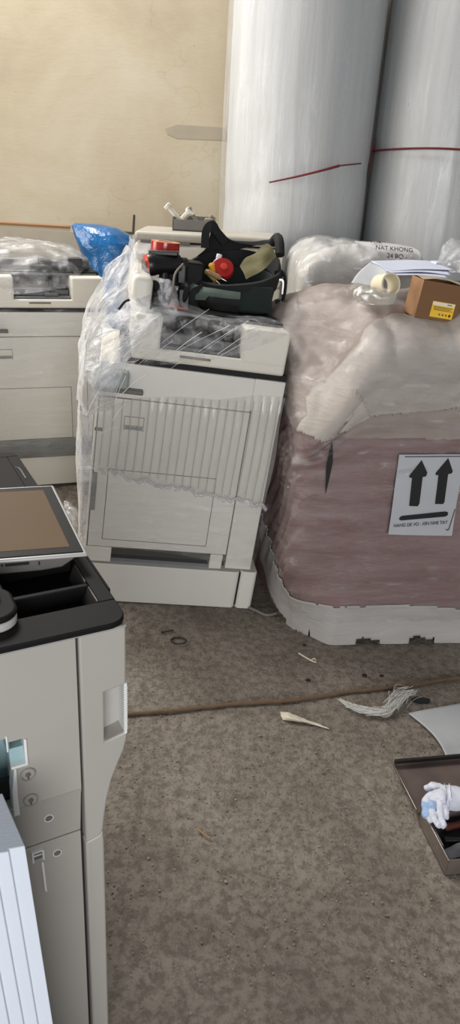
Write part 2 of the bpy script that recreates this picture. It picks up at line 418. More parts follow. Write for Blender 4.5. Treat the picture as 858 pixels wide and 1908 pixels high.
# ------------------------------------------------------------------ photocopier wrapped in film (local: x along the face, y into the machine, z up; origin at the right front foot)
def copier(t):
    b = bmesh.new()
    # plinth
    p = link('plinth', prism(rrect(-.66, -.069, 0, .6, .02), 0, .16, 'z'), 'cream', t, bevel=.003)
    link('plinth_end', prism(rrect(-.0665, 0, 0, .6, .018), 0, .164, 'z'), 'cream', t, bevel=.003)
    link('plinth_core', bx(-.64, -.03, .01, .59, .01, .155), 'shadowgap', t, smooth=False)
    link('gap_tray', bx(-.565, -.05, .03, .58, .155, .172), 'greytray', t, smooth=False)
    # body
    bd = link('body', bx((-.666, -.034, .012, .6, .232, .914), (-.64, -.06, .1, .58, .172, .232)), 'cream2', t, bevel=.004)
    link('foot', bx(-.66, -.567, .0, .2, .168, .229), 'cream', t, bevel=.004)
    link('foot', bx(-.196, -.147, .002, .2, .168, .229), 'cream', t, bevel=.004)
    link('groove_backing', bx(-.667, -.033, .006, .011, .2, .912), 'seam', t, smooth=False)
    link('right_panel', bx(-.134, -.032, 0, .06, .174, .9), 'cream', t, bevel=.004)
    link('top_panel', bx((-.666, -.138, 0, .02, .795, .913), (-.1385, -.030, -.001, .03, .8, .9135)), 'cream', t, bevel=.004)
    link('left_strip', bx(-.667, -.659, 0, .05, .2, .792), 'cream', t, bevel=.002)
    d = link('side_door', bx(-.656, -.1375, 0, .02, .2315, .7925), 'cream', t, bevel=.003)
    # lower tray panel and handle plate, outlined by fine grooves
    def plate(nm, x0, x1, z0, z1, par, g=.0022, mat='cream'):
        q = link(nm, bx(x0, x1, -.0022, .004, z0, z1), mat, par, bevel=.0012)
        link('groove', bx((x0-g, x0, -.0008, .003, z0-g, z1+g), (x1, x1+g, -.0008, .003, z0-g, z1+g), (x0, x1, -.0008, .003, z1, z1+g), (x0, x1, -.0008, .003, z0-g, z0)), 'seam', q, smooth=False)
        return q
    plate('tray_panel', -.604, -.221, .264, .535, d)
    hp = link('door_handle', bx(-.566, -.502, -.0018, .004, .686, .732), 'cream2', d, bevel=.001)
    link('groove', bx((-.568, -.5, -.001, .003, .7315, .7345), (-.568, -.5655, -.001, .003, .684, .7345), (-.5025, -.5, -.001, .003, .684, .7345), (-.566, -.502, -.0022, .003, .7, .703)), 'softseam', hp, smooth=False)
    link('handle_pocket', bx(-.564, -.504, -.0021, .003, .688, .699), 'greytray', hp, smooth=False)
    link('vent', bx((-.66, -.641, -.003, .004, .375, .52)), 'vent', t, bevel=.001)
    link('latch_mark', bx(-.664, -.638, -.002, .004, .672, .684), 'midgrey', t, bevel=.001)
    # scanner head
    link('head_gap', bx(-.6, -.03, .012, .5, .912, .934), 'shadowgap', t, smooth=False)
    hd = link('scanner_head', bx((-.565, -.042, 0, .52, .932, .974), (-.2, -.042, 0, .52, .96, 1.08), (-.565, -.475, 0, .52, .96, 1.08), (-.48, -.18, .2, .52, .96, 1.08)), 'cream2', t, bevel=.01)
    link('head_handle', prism(rrect(-.409, -.3, .944, .963, .006), -.0016, .004), 'core', hd, bevel=.001)
    link('head_handle_shadow', prism(rrect(-.407, -.302, .954, .9625, .004), -.0026, .003), 'midgrey', hd)
    link('recess_tray', bx((-.474, -.202, .015, .2, .974, .984), (-.474, -.3, .05, .2, .984, 1.02), (-.3, -.203, .09, .2, .984, 1.01), (-.33, -.26, .03, .09, .984, 1.0)), 'smoke', hd, bevel=.004)
    link('recess_back', bx((-.474, -.202, .185, .199, .98, 1.075)), 'bezel', hd, smooth=False)
    link('scanner_lid', bx((-.54, -.05, .1, .55, 1.078, 1.095)), 'bezel', t, bevel=.006)
    link('lid_rim', bx((-.54, -.06, .09, .14, 1.076, 1.088)), 'smoke', t, bevel=.004)
    # left control panel
    cp = link('control_panel', bx(-.678, -.566, -.05, .12, .836, .892), 'greygreen', t, bevel=.008)
    link('panel_underside', bx(-.676, -.515, -.03, .12, .818, .833), 'midgrey', cp, bevel=.004)
    return t

LEAN, YAWC = R(5.77), R(9.69)
OC = at(468, 1135)
cen = copier(thing('photocopier', 'white photocopier wrapped in ribbed plastic film with the tool bag on top', 'photocopier', OC, (0, LEAN, YAWC)))
# feeder hump at left rear of the lid
fd = link('document_feeder', bx(-.585, -.515, .06, .5, 1.075, 1.19), 'cream2', cen, bevel=.022, seg=5)
link('feeder_side', bx((-.518, -.508, .08, .45, 1.085, 1.15)), 'bezel', fd, bevel=.004)
link('feeder_tray', bx(-.465, -.33, .27, .40, 1.09, 1.236), 'bezel', fd, bevel=.006)
# ribbed film
def rib_sheet():
    bm = bmesh.new(); n = 22; sub = 9; cols = n*sub; rows = 26
    top = [(0, .76), (.07, .765), (.2, .803), (.42, .825), (.62, .828), (.85, .862), (1, .864)]
    bot = [(0, .555), (.12, .53), (.29, .503), (.45, .49), (.62, .482), (.8, .46), (.94, .452), (1, .47)]
    def ip(T, s):
        for (a, va), (b, vb) in zip(T, T[1:]):
            if s <= b: return va + (vb-va)*(s-a)/(b-a)
        return T[-1][1]
    g = []
    for i in range(cols+1):
        s = i/cols; ph = s*n; f = ph % 1
        bul = math.sqrt(max(0, 1-(2*f-1)**2))*.008
        jit = .006*noise.noise(V((s*60, 0, 3)))
        colv = []
        for j in range(rows+1):
            t = j/rows
            zb = ip(bot, s) + jit; zt = ip(top, s)
            z = zb + (zt-zb)*t
            x = -.668 + s*.652 + (t-.5)*-.03*0 + .004*math.sin(z*20+s*8)
            fade = 1 - sstep(.8, 1.0, t)*.7
            y = -.010 - bul*fade - .004*noise.noise(V((x*12, z*12, 1)))
            if t < .06: y -= .007*abs(noise.noise(V((s*90, t*30, 2))))*1.5
            y += .05*sstep(.985, 1, s)+.05*sstep(.012, 0, s)
            colv.append(bm.verts.new((x, y, z)))
        g.append(colv)
    for a, b in zip(g, g[1:]):
        for j in range(rows): bm.faces.new((a[j], a[j+1], b[j+1], b[j]))
    return bm
rw = link('ribbed_wrap', rib_sheet(), 'ribfilm', cen)
rl = bmesh.new()
for i in range(1, 22):
    x = -.668 + .652*i/22
    zb = .548 - .1*(i/22) + .01; zt = .79 + .06*(i/22)
    tube([(x, -.0135, zb), (x+.002, -.0135, (zb+zt)/2), (x+.001, -.012, zt)], .0012, 5, bm=rl)
link('rib_fold', rl, pmat('rib_fold_grey', srgb(182, 179, 172), .7), rw)
rr_ = bmesh.new()     # gathered lower hem of the ribbed wrap
hem = [(-.7+.68*i/40, -.02-.006*random.random(), .552-.1*(i/40)**.8+.012*random.uniform(-1, 1)) for i in range(41)]
tube(hem, .006, 6, steps=160, bm=rr_)
for v in rr_.verts: v.co += V((0, .5, 1))*.008*noise.noise(v.co*70)
link('gathered_hem', rr_, 'filmheavy', rw)
# left drape of bunched film
L1 = [[(-.60, .55, 1.24), (-.60, .30, 1.255), (-.585, .14, 1.24), (-.53, .12, 1.21)],
      [(-.66, .50, 1.16), (-.645, .24, 1.15), (-.60, .10, 1.13), (-.52, .06, 1.12)],
      [(-.71, .48, 1.07), (-.695, .20, 1.06), (-.635, .02, 1.05), (-.53, -.02, 1.06)],
      [(-.74, .48, .96), (-.735, .20, .95), (-.69, -.03, .94), (-.57, -.045, .96)],
      [(-.745, .48, .84), (-.74, .20, .84), (-.715, -.05, .84), (-.60, -.075, .85)],
      [(-.74, .48, .72), (-.735, .20, .72), (-.70, -.015, .72), (-.61, -.025, .75)]]
link('film_drape', sheet(L1, 90, 90, .02, 9, 1, .007, 22), 'filmheavy', cen)
L2 = [[(-.74, .5, .74), (-.735, .2, .74), (-.715, .0, .74), (-.672, -.008, .74)],
      [(-.73, .5, .55), (-.725, .2, .55), (-.712, .0, .55), (-.668, -.008, .55)],
      [(-.715, .5, .40), (-.71, .2, .40), (-.695, .0, .40), (-.664, -.006, .40)],
      [(-.70, .5, .20), (-.69, .2, .20), (-.68, .0, .20), (-.66, -.004, .20)]]
link('film_side', sheet(L2, 50, 60, .012, 7, 2, .004, 20), 'filmheavy', cen)
# streaked film pulled over the head
L3 = [[(-.58, .16, 1.17), (-.46, .12, 1.13), (-.3, .12, 1.10), (-.16, .12, 1.105), (-.05, .13, 1.10)],
      [(-.6, .02, 1.09), (-.45, -.01, 1.08), (-.3, .01, 1.07), (-.16, -.005, 1.085), (-.05, .02, 1.10)],
      [(-.6, -.02, 1.0), (-.45, -.012, 1.0), (-.3, -.003, 1.0), (-.17, -.008, 1.03), (-.08, -.004, 1.06)],
      [(-.62, -.03, .9), (-.5, -.016, .92), (-.4, -.01, .935), (-.3, -.008, .96), (-.2, -.006, 1.0)]]
link('film_over_head', sheet(L3, 90, 70, .008, 10, 3, .004, 26), 'filmdiag', cen)
L4 = [[(-.03, .10, 1.17), (-.005, .14, 1.19), (.01, .25, 1.2)], [(-.035, .0, 1.09), (.0, .06, 1.08), (.02, .2, 1.08)], [(-.03, -.004, .99), (-.005, .02, .97), (.012, .2, .98)]]
link('film_corner', sheet(L4, 30, 30, .012, 16, 4, .006, 34), 'filmdiag', cen)
L5 = [[(-.7, -.012, .56), (-.35, -.014, .51), (-.015, -.014, .46), (.0, .1, .46)], [(-.68, -.01, .36), (-.35, -.012, .35), (-.03, -.012, .33), (-.015, .1, .33)], [(-.665, -.008, .235), (-.35, -.008, .225), (-.04, -.01, .19), (-.028, .1, .19)]]
link('film_front', sheet(L5, 60, 30, .003, 8, 5, .002, 30), 'filmlight', cen)
st = bmesh.new()      # stretched film strands
for k in range(15):
    u0 = random.uniform(-.6, -.28); z0 = random.uniform(.9, 1.0); ln = random.uniform(.05, .19); dx = random.uniform(.75, 1.2)
    p0 = V((u0, -.024-random.uniform(0, .012), z0)); p1 = p0 + V((dx*ln, random.uniform(-.004, .012), ln*.75))
    tube([p0, (p0+p1)/2 + V((0, -.004, .004)), p1], random.uniform(.0004, .0010), 5, steps=6, bm=st)
for k in range(16):
    u0 = random.uniform(-.72, -.58); z0 = random.uniform(.68, 1.02); ln = random.uniform(.03, .12); a = random.uniform(.3, 1.3)
    p0 = V((u0, -.085 if z0 < .93 else -.06, z0)); p1 = p0 + V((math.cos(a)*ln, .005, math.sin(a)*ln))
    tube([p0, (p0+p1)/2 + V((0, -.006, .008)), p1], random.uniform(.0006, .0014), 5, steps=6, bm=st)
G1 = [[(-.47, .05, 1.12), (-.445, .03, 1.10), (-.42, .02, 1.09)], [(-.535, .0, 1.085), (-.51, -.03, 1.065), (-.485, -.02, 1.05)],
      [(-.60, -.05, 1.0), (-.575, -.065, .98), (-.55, -.035, .965)], [(-.65, -.07, .93), (-.63, -.085, .91), (-.605, -.065, .895)], [(-.70, -.06, .86), (-.68, -.08, .84), (-.655, -.07, .82)]]
link('film_gather', sheet(G1, 70, 24, .008, 18, 9, .007, 34), 'film', cen)
link('film_strand', st, 'whiteplastic', cen)

# copier at the left, same model, turned
YAWL = R(20.5)
OL = V((-.578, 3.25, .18)) ; SL = .88
lef = copier(thing('photocopier', 'white photocopier at the left wall side, cut by the picture edge, blue bag behind it', 'photocopier', OL, (0, 0, YAWL)))
lef.scale = (SL, SL, SL)
T1 = [[(-.66, .5, 1.2), (-.4, .5, 1.22), (-.16, .5, 1.2), (-.05, .5, 1.13)], [(-.66, .25, 1.2), (-.4, .25, 1.21), (-.18, .25, 1.19), (-.06, .3, 1.11)],
      [(-.66, .02, 1.12), (-.4, .0, 1.12), (-.25, .02, 1.12), (-.15, .06, 1.09)], [(-.66, -.012, 1.0), (-.45, -.012, 1.0), (-.3, -.008, 1.02), (-.2, -.004, 1.04)]]
link('film_over_head', sheet(T1, 60, 50, .015, 9, 6, .006, 24), 'film', lef)
link('film_front', sheet([[(-.66, -.01, .93), (-.3, -.012, .93), (-.03, -.01, .93)], [(-.66, -.012, .6), (-.3, -.014, .6), (-.03, -.012, .6)], [(-.66, -.01, .22), (-.3, -.012, .22), (-.03, -.01, .2)]], 40, 40, .004, 8, 7, .002, 28), 'filmlight', lef)
link('cover_lid', bx(-.62, -.08, .16, .54, 1.094, 1.15), 'smoke', lef, bevel=.02)
link('dark_flap', bx(-.2, -.13, .1, .2, 1.12, 1.158), 'blackplastic', lef, bevel=.004)
link('dark_flap', bx(-.34, -.28, .11, .2, 1.125, 1.158), 'blackplastic', lef, bevel=.004)
gb = bmesh.new(); 
link('tray_cover', sheet([[(-.6, -.006, .262), (-.3, -.008, .262), (-.04, -.004, .262)], [(-.6, -.01, .2), (-.3, -.012, .2), (-.04, -.008, .19)], [(-.6, -.006, .165), (-.3, -.008, .165), (-.02, -.004, .165)]], 40, 12, .006, 12, 3), pmat('grey_film_band', srgb(128, 130, 130), .35, var=.3, vscale=5, stretch=(1, 1, 5)), lef)

# third copier behind the middle one
a, b_ = aty(247, 436, 3.4), aty(425, 440, 3.4)
thr = thing('photocopier', 'pale grey copier almost hidden behind the wrapped middle one, junk tray on its lid', 'photocopier', (-.13, 3.38, floor_h(-.13, 3.7)), (0, 0, R(2)))
zb = thr.location.z
link('body', bx(-.36, .3, .02, .5, .0, 1.29-zb-.18), 'cream2', thr, bevel=.01)
link('scanner_head', bx(-.37, .3, .0, .5, 1.29-zb-.18, 1.29-zb-.012), 'cream2', thr, bevel=.02)
link('lid_gap', bx(-.34, -.12, -.004, .4, 1.29-zb-.016, 1.29-zb), 'midgrey', thr, smooth=False)
link('scanner_lid', bx(-.365, .29, -.012, .5, 1.29-zb-.004, 1.29-zb+.035), pmat('grey_lid', srgb(176, 170, 158), .5), thr, bevel=.014)
link('film_drape', sheet([[(-.40, .3, 1.3-zb), (-.385, .0, 1.29-zb), (-.33, -.03, 1.28-zb), (-.2, -.035, 1.27-zb)], [(-.42, .3, 1.1-zb), (-.41, .0, 1.1-zb), (-.35, -.06, 1.1-zb), (-.25, -.07, 1.12-zb)], [(-.45, .3, .9-zb), (-.44, .0, .9-zb), (-.36, -.1, .9-zb), (-.3, -.12, .94-zb)]], 40, 40, .02, 9, 8, .008, 20), 'film', thr)

# blue bag behind the left copier
def blue_bag():
    rings = []; n = 40
    cx, cy = -.72, 4.08
    prof = [(0, .06, .06, 0), (.02, .17, .15, 0), (.3, .19, .16, 0), (.6, .17, .16, .01), (.85, .13, .15, .0), (1.0, .13, .14, .0), (1.12, .155, .13, -.005), (1.2, .165, .12, -.03), (1.25, .15, .10, -.06), (1.285, .12, .07, -.10), (1.30, .07, .04, -.13)]
    P = []
    for i in range(len(prof)-1):
        for k in range(6):
            t = k/6; P.append([a+(b-a)*t for a, b in zip(prof[i], prof[i+1])])
    P.append(prof[-1])
    fz = floor_h(cx, cy)
    for h, rx, ry, off in P:
        r = []
        for k in range(n):
            a = 2*math.pi*k/n
            q = V((math.cos(a)*rx, math.sin(a)*ry, h))
            w = 1 + .10*noise.noise(V((math.cos(a)*3, math.sin(a)*3, h*9))) + .05*noise.noise(V((math.cos(a)*8, math.sin(a)*8, h*20)))
            r.append(V((cx+off+q.x*w, cy+q.y*w, fz + h*(1.315-fz)/1.31)))
        rings.append(r)
    return loft(rings)
tag(link('plastic_bag', blue_bag(), 'bluefilm'), 'crumpled bright blue plastic bag behind the left copier', 'bag')

# tray of junk on the third copier
jt = thing('junk_tray', 'small dark open tray of odd parts on the rear copier lid, against the wall', 'tray', (-.25, 3.63, 1.325), (0, 0, R(3)))
link('tray', bx((-.1, .1, -.09, .09, 0, .008), (-.1, .1, -.09, -.084, 0, .05), (-.1, .1, .084, .09, 0, .062), (-.1, -.094, -.09, .09, 0, .06), (.094, .1, -.09, .09, 0, .056)), 'midgrey', jt, bevel=.001)
def stick(name, label, p0, p1, r, mat, cat='stick', grp='odd parts in the junk tray'):
    bm = tube([p0, p1], r, 8); lathe([(r*1.6, -.006), (r*1.6, .006)], 10, frame_to(p1, V(p1)-V(p0)), bm)
    return tag(link(name, bm, mat), label, cat, grp)
stick('plastic_rod', 'white plastic rod with a forked tip sticking out of the junk tray', (-.29, 3.6, 1.345), (-.375, 3.58, 1.428), .011, 'whitejunk')
stick('plastic_rod', 'shorter cream rod crossing the junk tray beside the long white one', (-.31, 3.62, 1.37), (-.27, 3.59, 1.41), .014, 'whitejunk')
stick('metal_bar', 'thin brown metal bar slanting across the junk tray', (-.22, 3.6, 1.345), (-.275, 3.6, 1.418), .009, 'junk', 'bar')
stick('metal_bar', 'short grey bar standing at the right of the junk tray', (-.2, 3.6, 1.345), (-.17, 3.6, 1.395), .007, 'junk', 'bar')
tag(link('metal_bracket', bx((-.26, -.2, 3.56, 3.65, 1.335, 1.37), (-.2, -.16, 3.57, 3.64, 1.335, 1.385)), 'junk', bevel=.004), 'grey bracket lying low in the junk tray', 'bracket', 'odd parts in the junk tray')

# ------------------------------------------------------------------ tool bag on the middle copier
bz = 1.108
tb = thing('tool_bag', 'open dark green and black tool bag on the wrapped copier', 'bag', (-.03, 2.77, bz), (0, R(3), R(6)))
def ring(z, ax, ay, cx=0, cy=0, n=48, p=3.0, tiltx=0, tilty=0):
    out = []
    for k in range(n):
        a = 2*math.pi*k/n; c, s = math.cos(a), math.sin(a)
        x = abs(c)**(2/p)*ax*(1 if c >= 0 else -1); y = abs(s)**(2/p)*ay*(1 if s >= 0 else -1)
        out.append(V((cx+x, cy+y, z + tiltx*x + tilty*y)))
    return out
outer = [ring(0, .122, .125, 0, 0, p=4), ring(.03, .132, .132, 0, 0, p=4), ring(.075, .145, .14, -.008, 0, p=3.5, tilty=.12), ring(.105, .155, .145, -.012, 0, p=3, tiltx=.08, tilty=.2)]
inner = [ring(.10, .145, .135, -.012, 0, p=3, tiltx=.08, tilty=.2), ring(.03, .12, .12, 0, 0, p=4)]
bm = loft(outer + inner, True, True)
for v in bm.verts: v.co += v.co.normalized()*.006*noise.noise(v.co*14)
link('bag_body', bm, 'green', tb)
band = [ring(.092, .158, .148, -.012, 0, p=3, tiltx=.08, tilty=.2), ring(.118, .168, .155, -.014, 0, p=2.6, tiltx=.12, tilty=.26), ring(.142, .170, .156, -.014, 0, p=2.5, tiltx=.15, tilty=.30), ring(.143, .161, .147, -.014, 0, p=2.5, tiltx=.15, tilty=.30), ring(.10, .150, .14, -.012, 0, p=2.6, tiltx=.1, tilty=.26)]
bm = loft(band, False, False)
for v in bm.verts: v.co += V((0, 0, 1))*.010*noise.noise(v.co*11)
link('rim_band', bm, 'black', tb)
link('lining', loft([ring(.07, .14, .13, -.012, 0, p=3), ring(.071, .01, .01, -.012, 0, p=3)], False, True), 'black', tb)
link('front_panel', prism(rrect(-.02, .118, .008, .098, .006), -.152, -.128), 'green', tb, bevel=.004)
link('front_pocket', sheet([[(-.14, -.12, .052), (-.10, -.178, .05), (.0, -.176, .05)], [(-.14, -.12, .03), (-.10, -.18, .03), (.0, -.178, .03)], [(-.13, -.11, .0), (-.09, -.162, .0), (.0, -.158, .0)]], 20, 16, .006, 20, 2), 'black', tb)
link('side_panel', sheet([[(-.166, .09, .104), (-.172, -.03, .094), (-.158, -.130, .080), (-.085, -.166, .078), (-.0, -.166, .074)], [(-.186, .09, .075), (-.192, -.03, .07), (-.178, -.146, .06), (-.085, -.178, .058), (-.0, -.172, .056)], [(-.18, .09, .025), (-.186, -.03, .025), (-.172, -.138, .03), (-.085, -.172, .038), (-.0, -.164, .044)]], 30, 14, .005, 16, 3), 'greygreenfab', tb)
lp = bmesh.new(); strip([(-.135, -.15, .075), (-.165, -.175, .06), (-.17, -.175, .03), (-.15, -.16, .005)], .022, .006, (0, -1, 0), bm=lp)
link('belt_loop', lp, 'black', tb)
lp = bmesh.new(); strip([(.135, -.02, .13), (.168, -.03, .135), (.178, -.035, .09), (.172, -.035, .04), (.15, -.03, .03)], .03, .007, (1, 0, 0.2), bm=lp)
link('side_strap', lp, 'black', tb)
lp = bmesh.new(); strip([(.145, -.06, .12), (.162, -.062, .115), (.165, -.064, .07)], .006, .003, (0, -1, 0), bm=lp)
link('strap_clip', lp, 'steel', tb)
fl = sheet([[(-.16, .10, .15), (-.10, .15, .17), (.0, .16, .19), (.10, .15, .225), (.15, .11, .24)],
            [(-.13, .11, .175), (-.10, .14, .21), (.0, .15, .22), (.08, .13, .235), (.14, .10, .245)],
            [(-.115, .10, .20), (-.095, .115, .275), (-.03, .14, .225), (.07, .12, .22), (.135, .085, .235)]], 40, 24, .008, 14, 5)
link('handle_flap', fl, 'black', tb)
lp = bmesh.new(); strip([(-.125, .10, .19), (-.125, .10, .25), (-.105, .10, .272), (-.085, .105, .25), (-.05, .12, .215)], .03, .012, (0, -1, .3), bm=lp)
link('handle', lp, 'black', tb)
link('rolled_rim', tube([(.13, .10, .235), (.14, .07, .255), (.145, .03, .24), (.148, .0, .20)], .018, 10), 'black', tb)
link('olive_flap', sheet([[(.0, -.02, .15), (.05, .0, .20), (.10, .03, .232)], [(.01, -.07, .135), (.07, -.05, .185), (.118, .0, .225)], [(.02, -.11, .115), (.08, -.09, .15), (.13, -.03, .195)]], 24, 20, .012, 18, 6), 'olive', tb)
# things in the bag
def inb(x, y, z): return tb.matrix_basis @ V((x, y, z)) if False else Matrix.Translation(tb.location) @ tb.rotation_euler.to_matrix().to_4x4() @ V((x, y, z))
rb = thing('red_reel', 'round red plastic reel in the open tool bag', 'reel', inb(-.058, -.02, .132), (R(55), 0, R(10)))
link('reel_body', lathe([(.012, -.014), (.036, -.014), (.041, -.006), (.041, .006), (.036, .014), (.014, .016)], 32), 'red', rb)
link('hub', lathe([(.013, .012), (.013, .021), (.007, .022)], 20), 'orangered', rb)
def tool(name, label, p0, p1, r, mat, tip='steel', grp='tools in the bag'):
    t = thing(name, label, 'tool', p0, (0, 0, 0), grp); d = V(p1)-V(p0); L_ = d.length
    mt = V(d).to_track_quat('Z', 'Y').to_matrix().to_4x4()
    link('handle', lathe([(r*.6, 0), (r, r*.5), (r*.85, L_*.3), (r, L_*.55), (r*.7, L_*.72), (r*.5, L_*.75)], 14, mt), mat, t)
    link('shaft', lathe([(r*.3, L_*.73), (r*.3, L_*1.0), (r*.15, L_*1.05)], 10, mt), tip, t)
    return t
tool('screwdriver', 'yellow handled screwdriver leaning in the tool bag', inb(-.105, -.045, .15), inb(-.075, -.03, .06), .012, 'yellow')
tool('screwdriver', 'tan handled screwdriver lying at the front rim inside the tool bag', inb(-.12, -.085, .125), inb(-.05, -.10, .10), .010, 'tan')
tool('screwdriver', 'olive tan tool handle deepest at the left in the tool bag', inb(-.125, -.06, .125), inb(-.07, -.08, .085), .010, 'tan')
bt = thing('clear_bottle', 'small clear plastic bottle among tools in the bag', 'bottle', inb(-.088, .0, .095), (R(-12), R(12), 0))
link('bottle_body', lathe([(.016, 0), (.019, .01), (.019, .05), (.012, .066), (.009, .072)], 20), 'cleartub', bt)
link('cap', lathe([(.010, .070), (.011, .072), (.011, .085), (.009, .087)], 16), 'whiteplastic', bt)

# ------------------------------------------------------------------ tools left of the bag
def at_top(u, y, v):   # a place in the middle copier's frame
    return Matrix.Translation(OC) @ Matrix.Rotation(YAWC, 4, 'Z') @ Matrix.Rotation(LEAN, 4, 'Y') @ V((u, y, v))
tr = thing('tape_roll', 'roll of shiny red tape standing on the copier left of the bag', 'tape roll', (-.292, 2.72, 1.279), (0, R(4), 0))
link('tape', lathe([(.033, 0), (.052, 0), (.052, .048), (.033, .048)], 40), 'tapered', tr, bevel=.001)
link('core', lathe([(.030, -.0005), (.034, -.0005), (.034, .049), (.030, .049)], 40, cap=False), 'core', tr)
link('tape_edge', lathe([(.034, .0478), (.0515, .0478), (.0515, .0488), (.034, .0488)], 40, cap=False), pmat('tape_side', srgb(208, 140, 96), .4), tr)
dr = thing('cordless_tool', 'black round tool with an orange end cap lying beside the tape roll', 'tool', (-.285, 2.575, 1.262), (0, 0, 0))
mt = V((-1, -.42, -.05)).to_track_quat('Z', 'Y').to_matrix().to_4x4()
link('barrel', lathe([(.02, -.07), (.032, -.062), (.033, .02), (.036, .028), (.037, .048), (.033, .056)], 28, mt), 'blackplastic', dr)
link('end_cap', lathe([(.034, .052), (.034, .058), (.028, .062), (.01, .063)], 28, mt), 'orangered', dr)
link('badge', bx((-.022, .03, -.024, .016, .0625, .066)), 'midgrey', dr).matrix_local = mt
link('grip', tube([(.01, .0, -.02), (.005, .0, -.05), (-.005, -.01, -.085)], .017, 12), 'blackplastic', dr)
link('top_block', bx(-.045, .055, -.01, .03, .03, .044), 'blackplastic', dr, bevel=.003)
link('chuck', lathe([(.02, -.09), (.022, -.07)], 16, mt), 'darksteel', dr)
tag(link('tool_case', bx(-.232, -.20, 2.575, 2.63, 1.20, 1.268), 'blackplastic', bevel=.006), 'black tool case squeezed between the round tool and the bag', 'case')
pl = thing('pliers', 'pliers with orange grips lying under the round black tool', 'pliers', (-.26, 2.50, 1.128), (0, 0, 0))
link('grip', tube([(-.005, 0, .012), (.035, -.005, .004), (.075, -.012, -.006)], .008, 10, r1=.007), 'orange', pl)
link('grip', tube([(-.005, .012, .006), (.035, .012, -.002), (.07, .008, -.012)], .007, 10), 'orangered', pl)
link('jaw', bx((-.06, -.002, -.006, .014, .004, .018)), 'steel', pl, bevel=.005)
link('jaw', tube([(-.01, .01, .012), (-.04, .016, .014), (-.075, .012, .012)], .007, 8, r1=.003), 'steel', pl)
sk = thing('socket', 'chrome round socket lying in front of the cream feeder', 'socket', (-.33, 2.50, 1.15), (R(50), R(-30), 0))
link('barrel', lathe([(.012, 0), (.018, 0), (.018, .03), (.012, .032)], 24), 'steel', sk, bevel=.001)
link('collar', lathe([(.013, -.02), (.013, 0)], 16), 'darksteel', sk)
tag(link('clear_wrapper', sheet([[(-.32, 2.53, 1.20), (-.28, 2.51, 1.225), (-.22, 2.53, 1.20)], [(-.315, 2.50, 1.17), (-.27, 2.47, 1.18), (-.22, 2.50, 1.17)], [(-.31, 2.49, 1.13), (-.26, 2.46, 1.135), (-.21, 2.49, 1.13)]], 30, 30, .02, 24, 9, .004, 60), 'cleartub'), 'crumpled clear plastic wrapper below the round tool', 'wrapper')
tag(link('cable_loop', tube([(-.21, 2.55, 1.27), (-.232, 2.50, 1.24), (-.236, 2.47, 1.19), (-.252, 2.47, 1.14)], .004, 8), 'greycord'), 'thin grey cord hanging between the round tool and bag', 'cord')
kn = bmesh.new(); tube([(-.335, 2.54, 1.205), (-.31, 2.5, 1.19), (-.30, 2.49, 1.165)], .014, 10, bm=kn); lathe([(.017, -.006), (.02, 0), (.017, .006)], 18, frame_to((-.30, 2.485, 1.20), (-.3, -1, .2)), kn)
tag(link('hand_tool', kn, 'blackplastic'), 'small black knobbed tool hanging below the orange end cap', 'tool')
kb = bmesh.new(); box(kb, -.215, -.185, 2.5, 2.53, 1.13, 1.19); tube([(-.2, 2.51, 1.15), (-.19, 2.49, 1.2), (-.205, 2.49, 1.215)], .01, 8, bm=kb)
tag(link('clamp', kb, 'blackplastic', bevel=.004), 'black clamp upright against the pale side of the bag', 'clamp')
tag(link('hook', tube([at_top(-.62, -.04, 1.09), at_top(-.605, -.05, 1.115), at_top(-.59, -.05, 1.125)], .004, 6), 'blackplastic'), 'small black hook seen through the bunched film at upper left', 'hook')

# ------------------------------------------------------------------ pink wrapped pallet pack
PO = at(590, 1200); PY = R(7.4)
pk = thing('wrapped_pallet', 'large pink foam wrapped pack with an arrow sheet on its front', 'pallet', PO, (0, 0, PY))
X0, X1, Y0, Y1, ZT = -.135, .64, .0, .66, 1.2
def warp(p):
    x, y, z = p
    h = z/ZT
    # left shoulder slopes away, front edge of the top drops, top is lumpy
    T = 1 - .21*sstep(.22, -.14, x)*sstep(.50, .0, y) - .06*sstep(.06, -.14, x) - .05*sstep(.12, 0, y) + .02*fbm((x, y, 0), 5)*1
    T -= .03*sstep(.08, .15, x)*sstep(.4, .32, x)*sstep(.3, .2, y)
    T -= .05*math.exp(-((x - .02 + .35*(y-.1))**2)/.003)*sstep(.05, .14, y)*sstep(.5, .3, y)
    z2 = z*(1 + (T-1)*sstep(.45, .95, h))
    # plan: left side tapers back at the foot, corner rounder at the bottom
    k = sstep(.34, .0, z)
    cl = sstep(.10, X0, x)*sstep(.3, 0, y)
    x2 = x + k*.075*cl + .0*y
    y2 = y + k*.07*sstep(.06, X0, x)*sstep(.2, 0, y)
    x2 -= .05*sstep(.2, .66, y)*sstep(.1, X0, x)*(1-.6*k)
    # wraps pull the sides in gently; bulge
    y2 += .014*noise.noise(V((x*4, z*5, 2)))
    x2 += .012*noise.noise(V((y*4, z*5, 7)))
    # diagonal pull folds on the left side
    fold = math.sin((z*1.0 + y*1.6)*52 + 2*noise.noise(V((y*3, z*3, 0))))
    side = sstep(-.03, X0+.005, x)
    x2 += .006*fold*side*sstep(.12, .25, z)*sstep(.95, .75, z)
    y2 += .0025*math.sin(z*60 + 3*noise.noise(V((x*3, z*2, 5))))*sstep(.1, .0, y)*sstep(.12, .3, z)
    # horizontal strap dent
    return V((x2, y2, z2 + .012*noise.noise(V((x*9, y*9, z*9)))*h))
body = rbox(X0, X1, Y0, Y1, .0, ZT, .055, 110, 90, 150, warp)
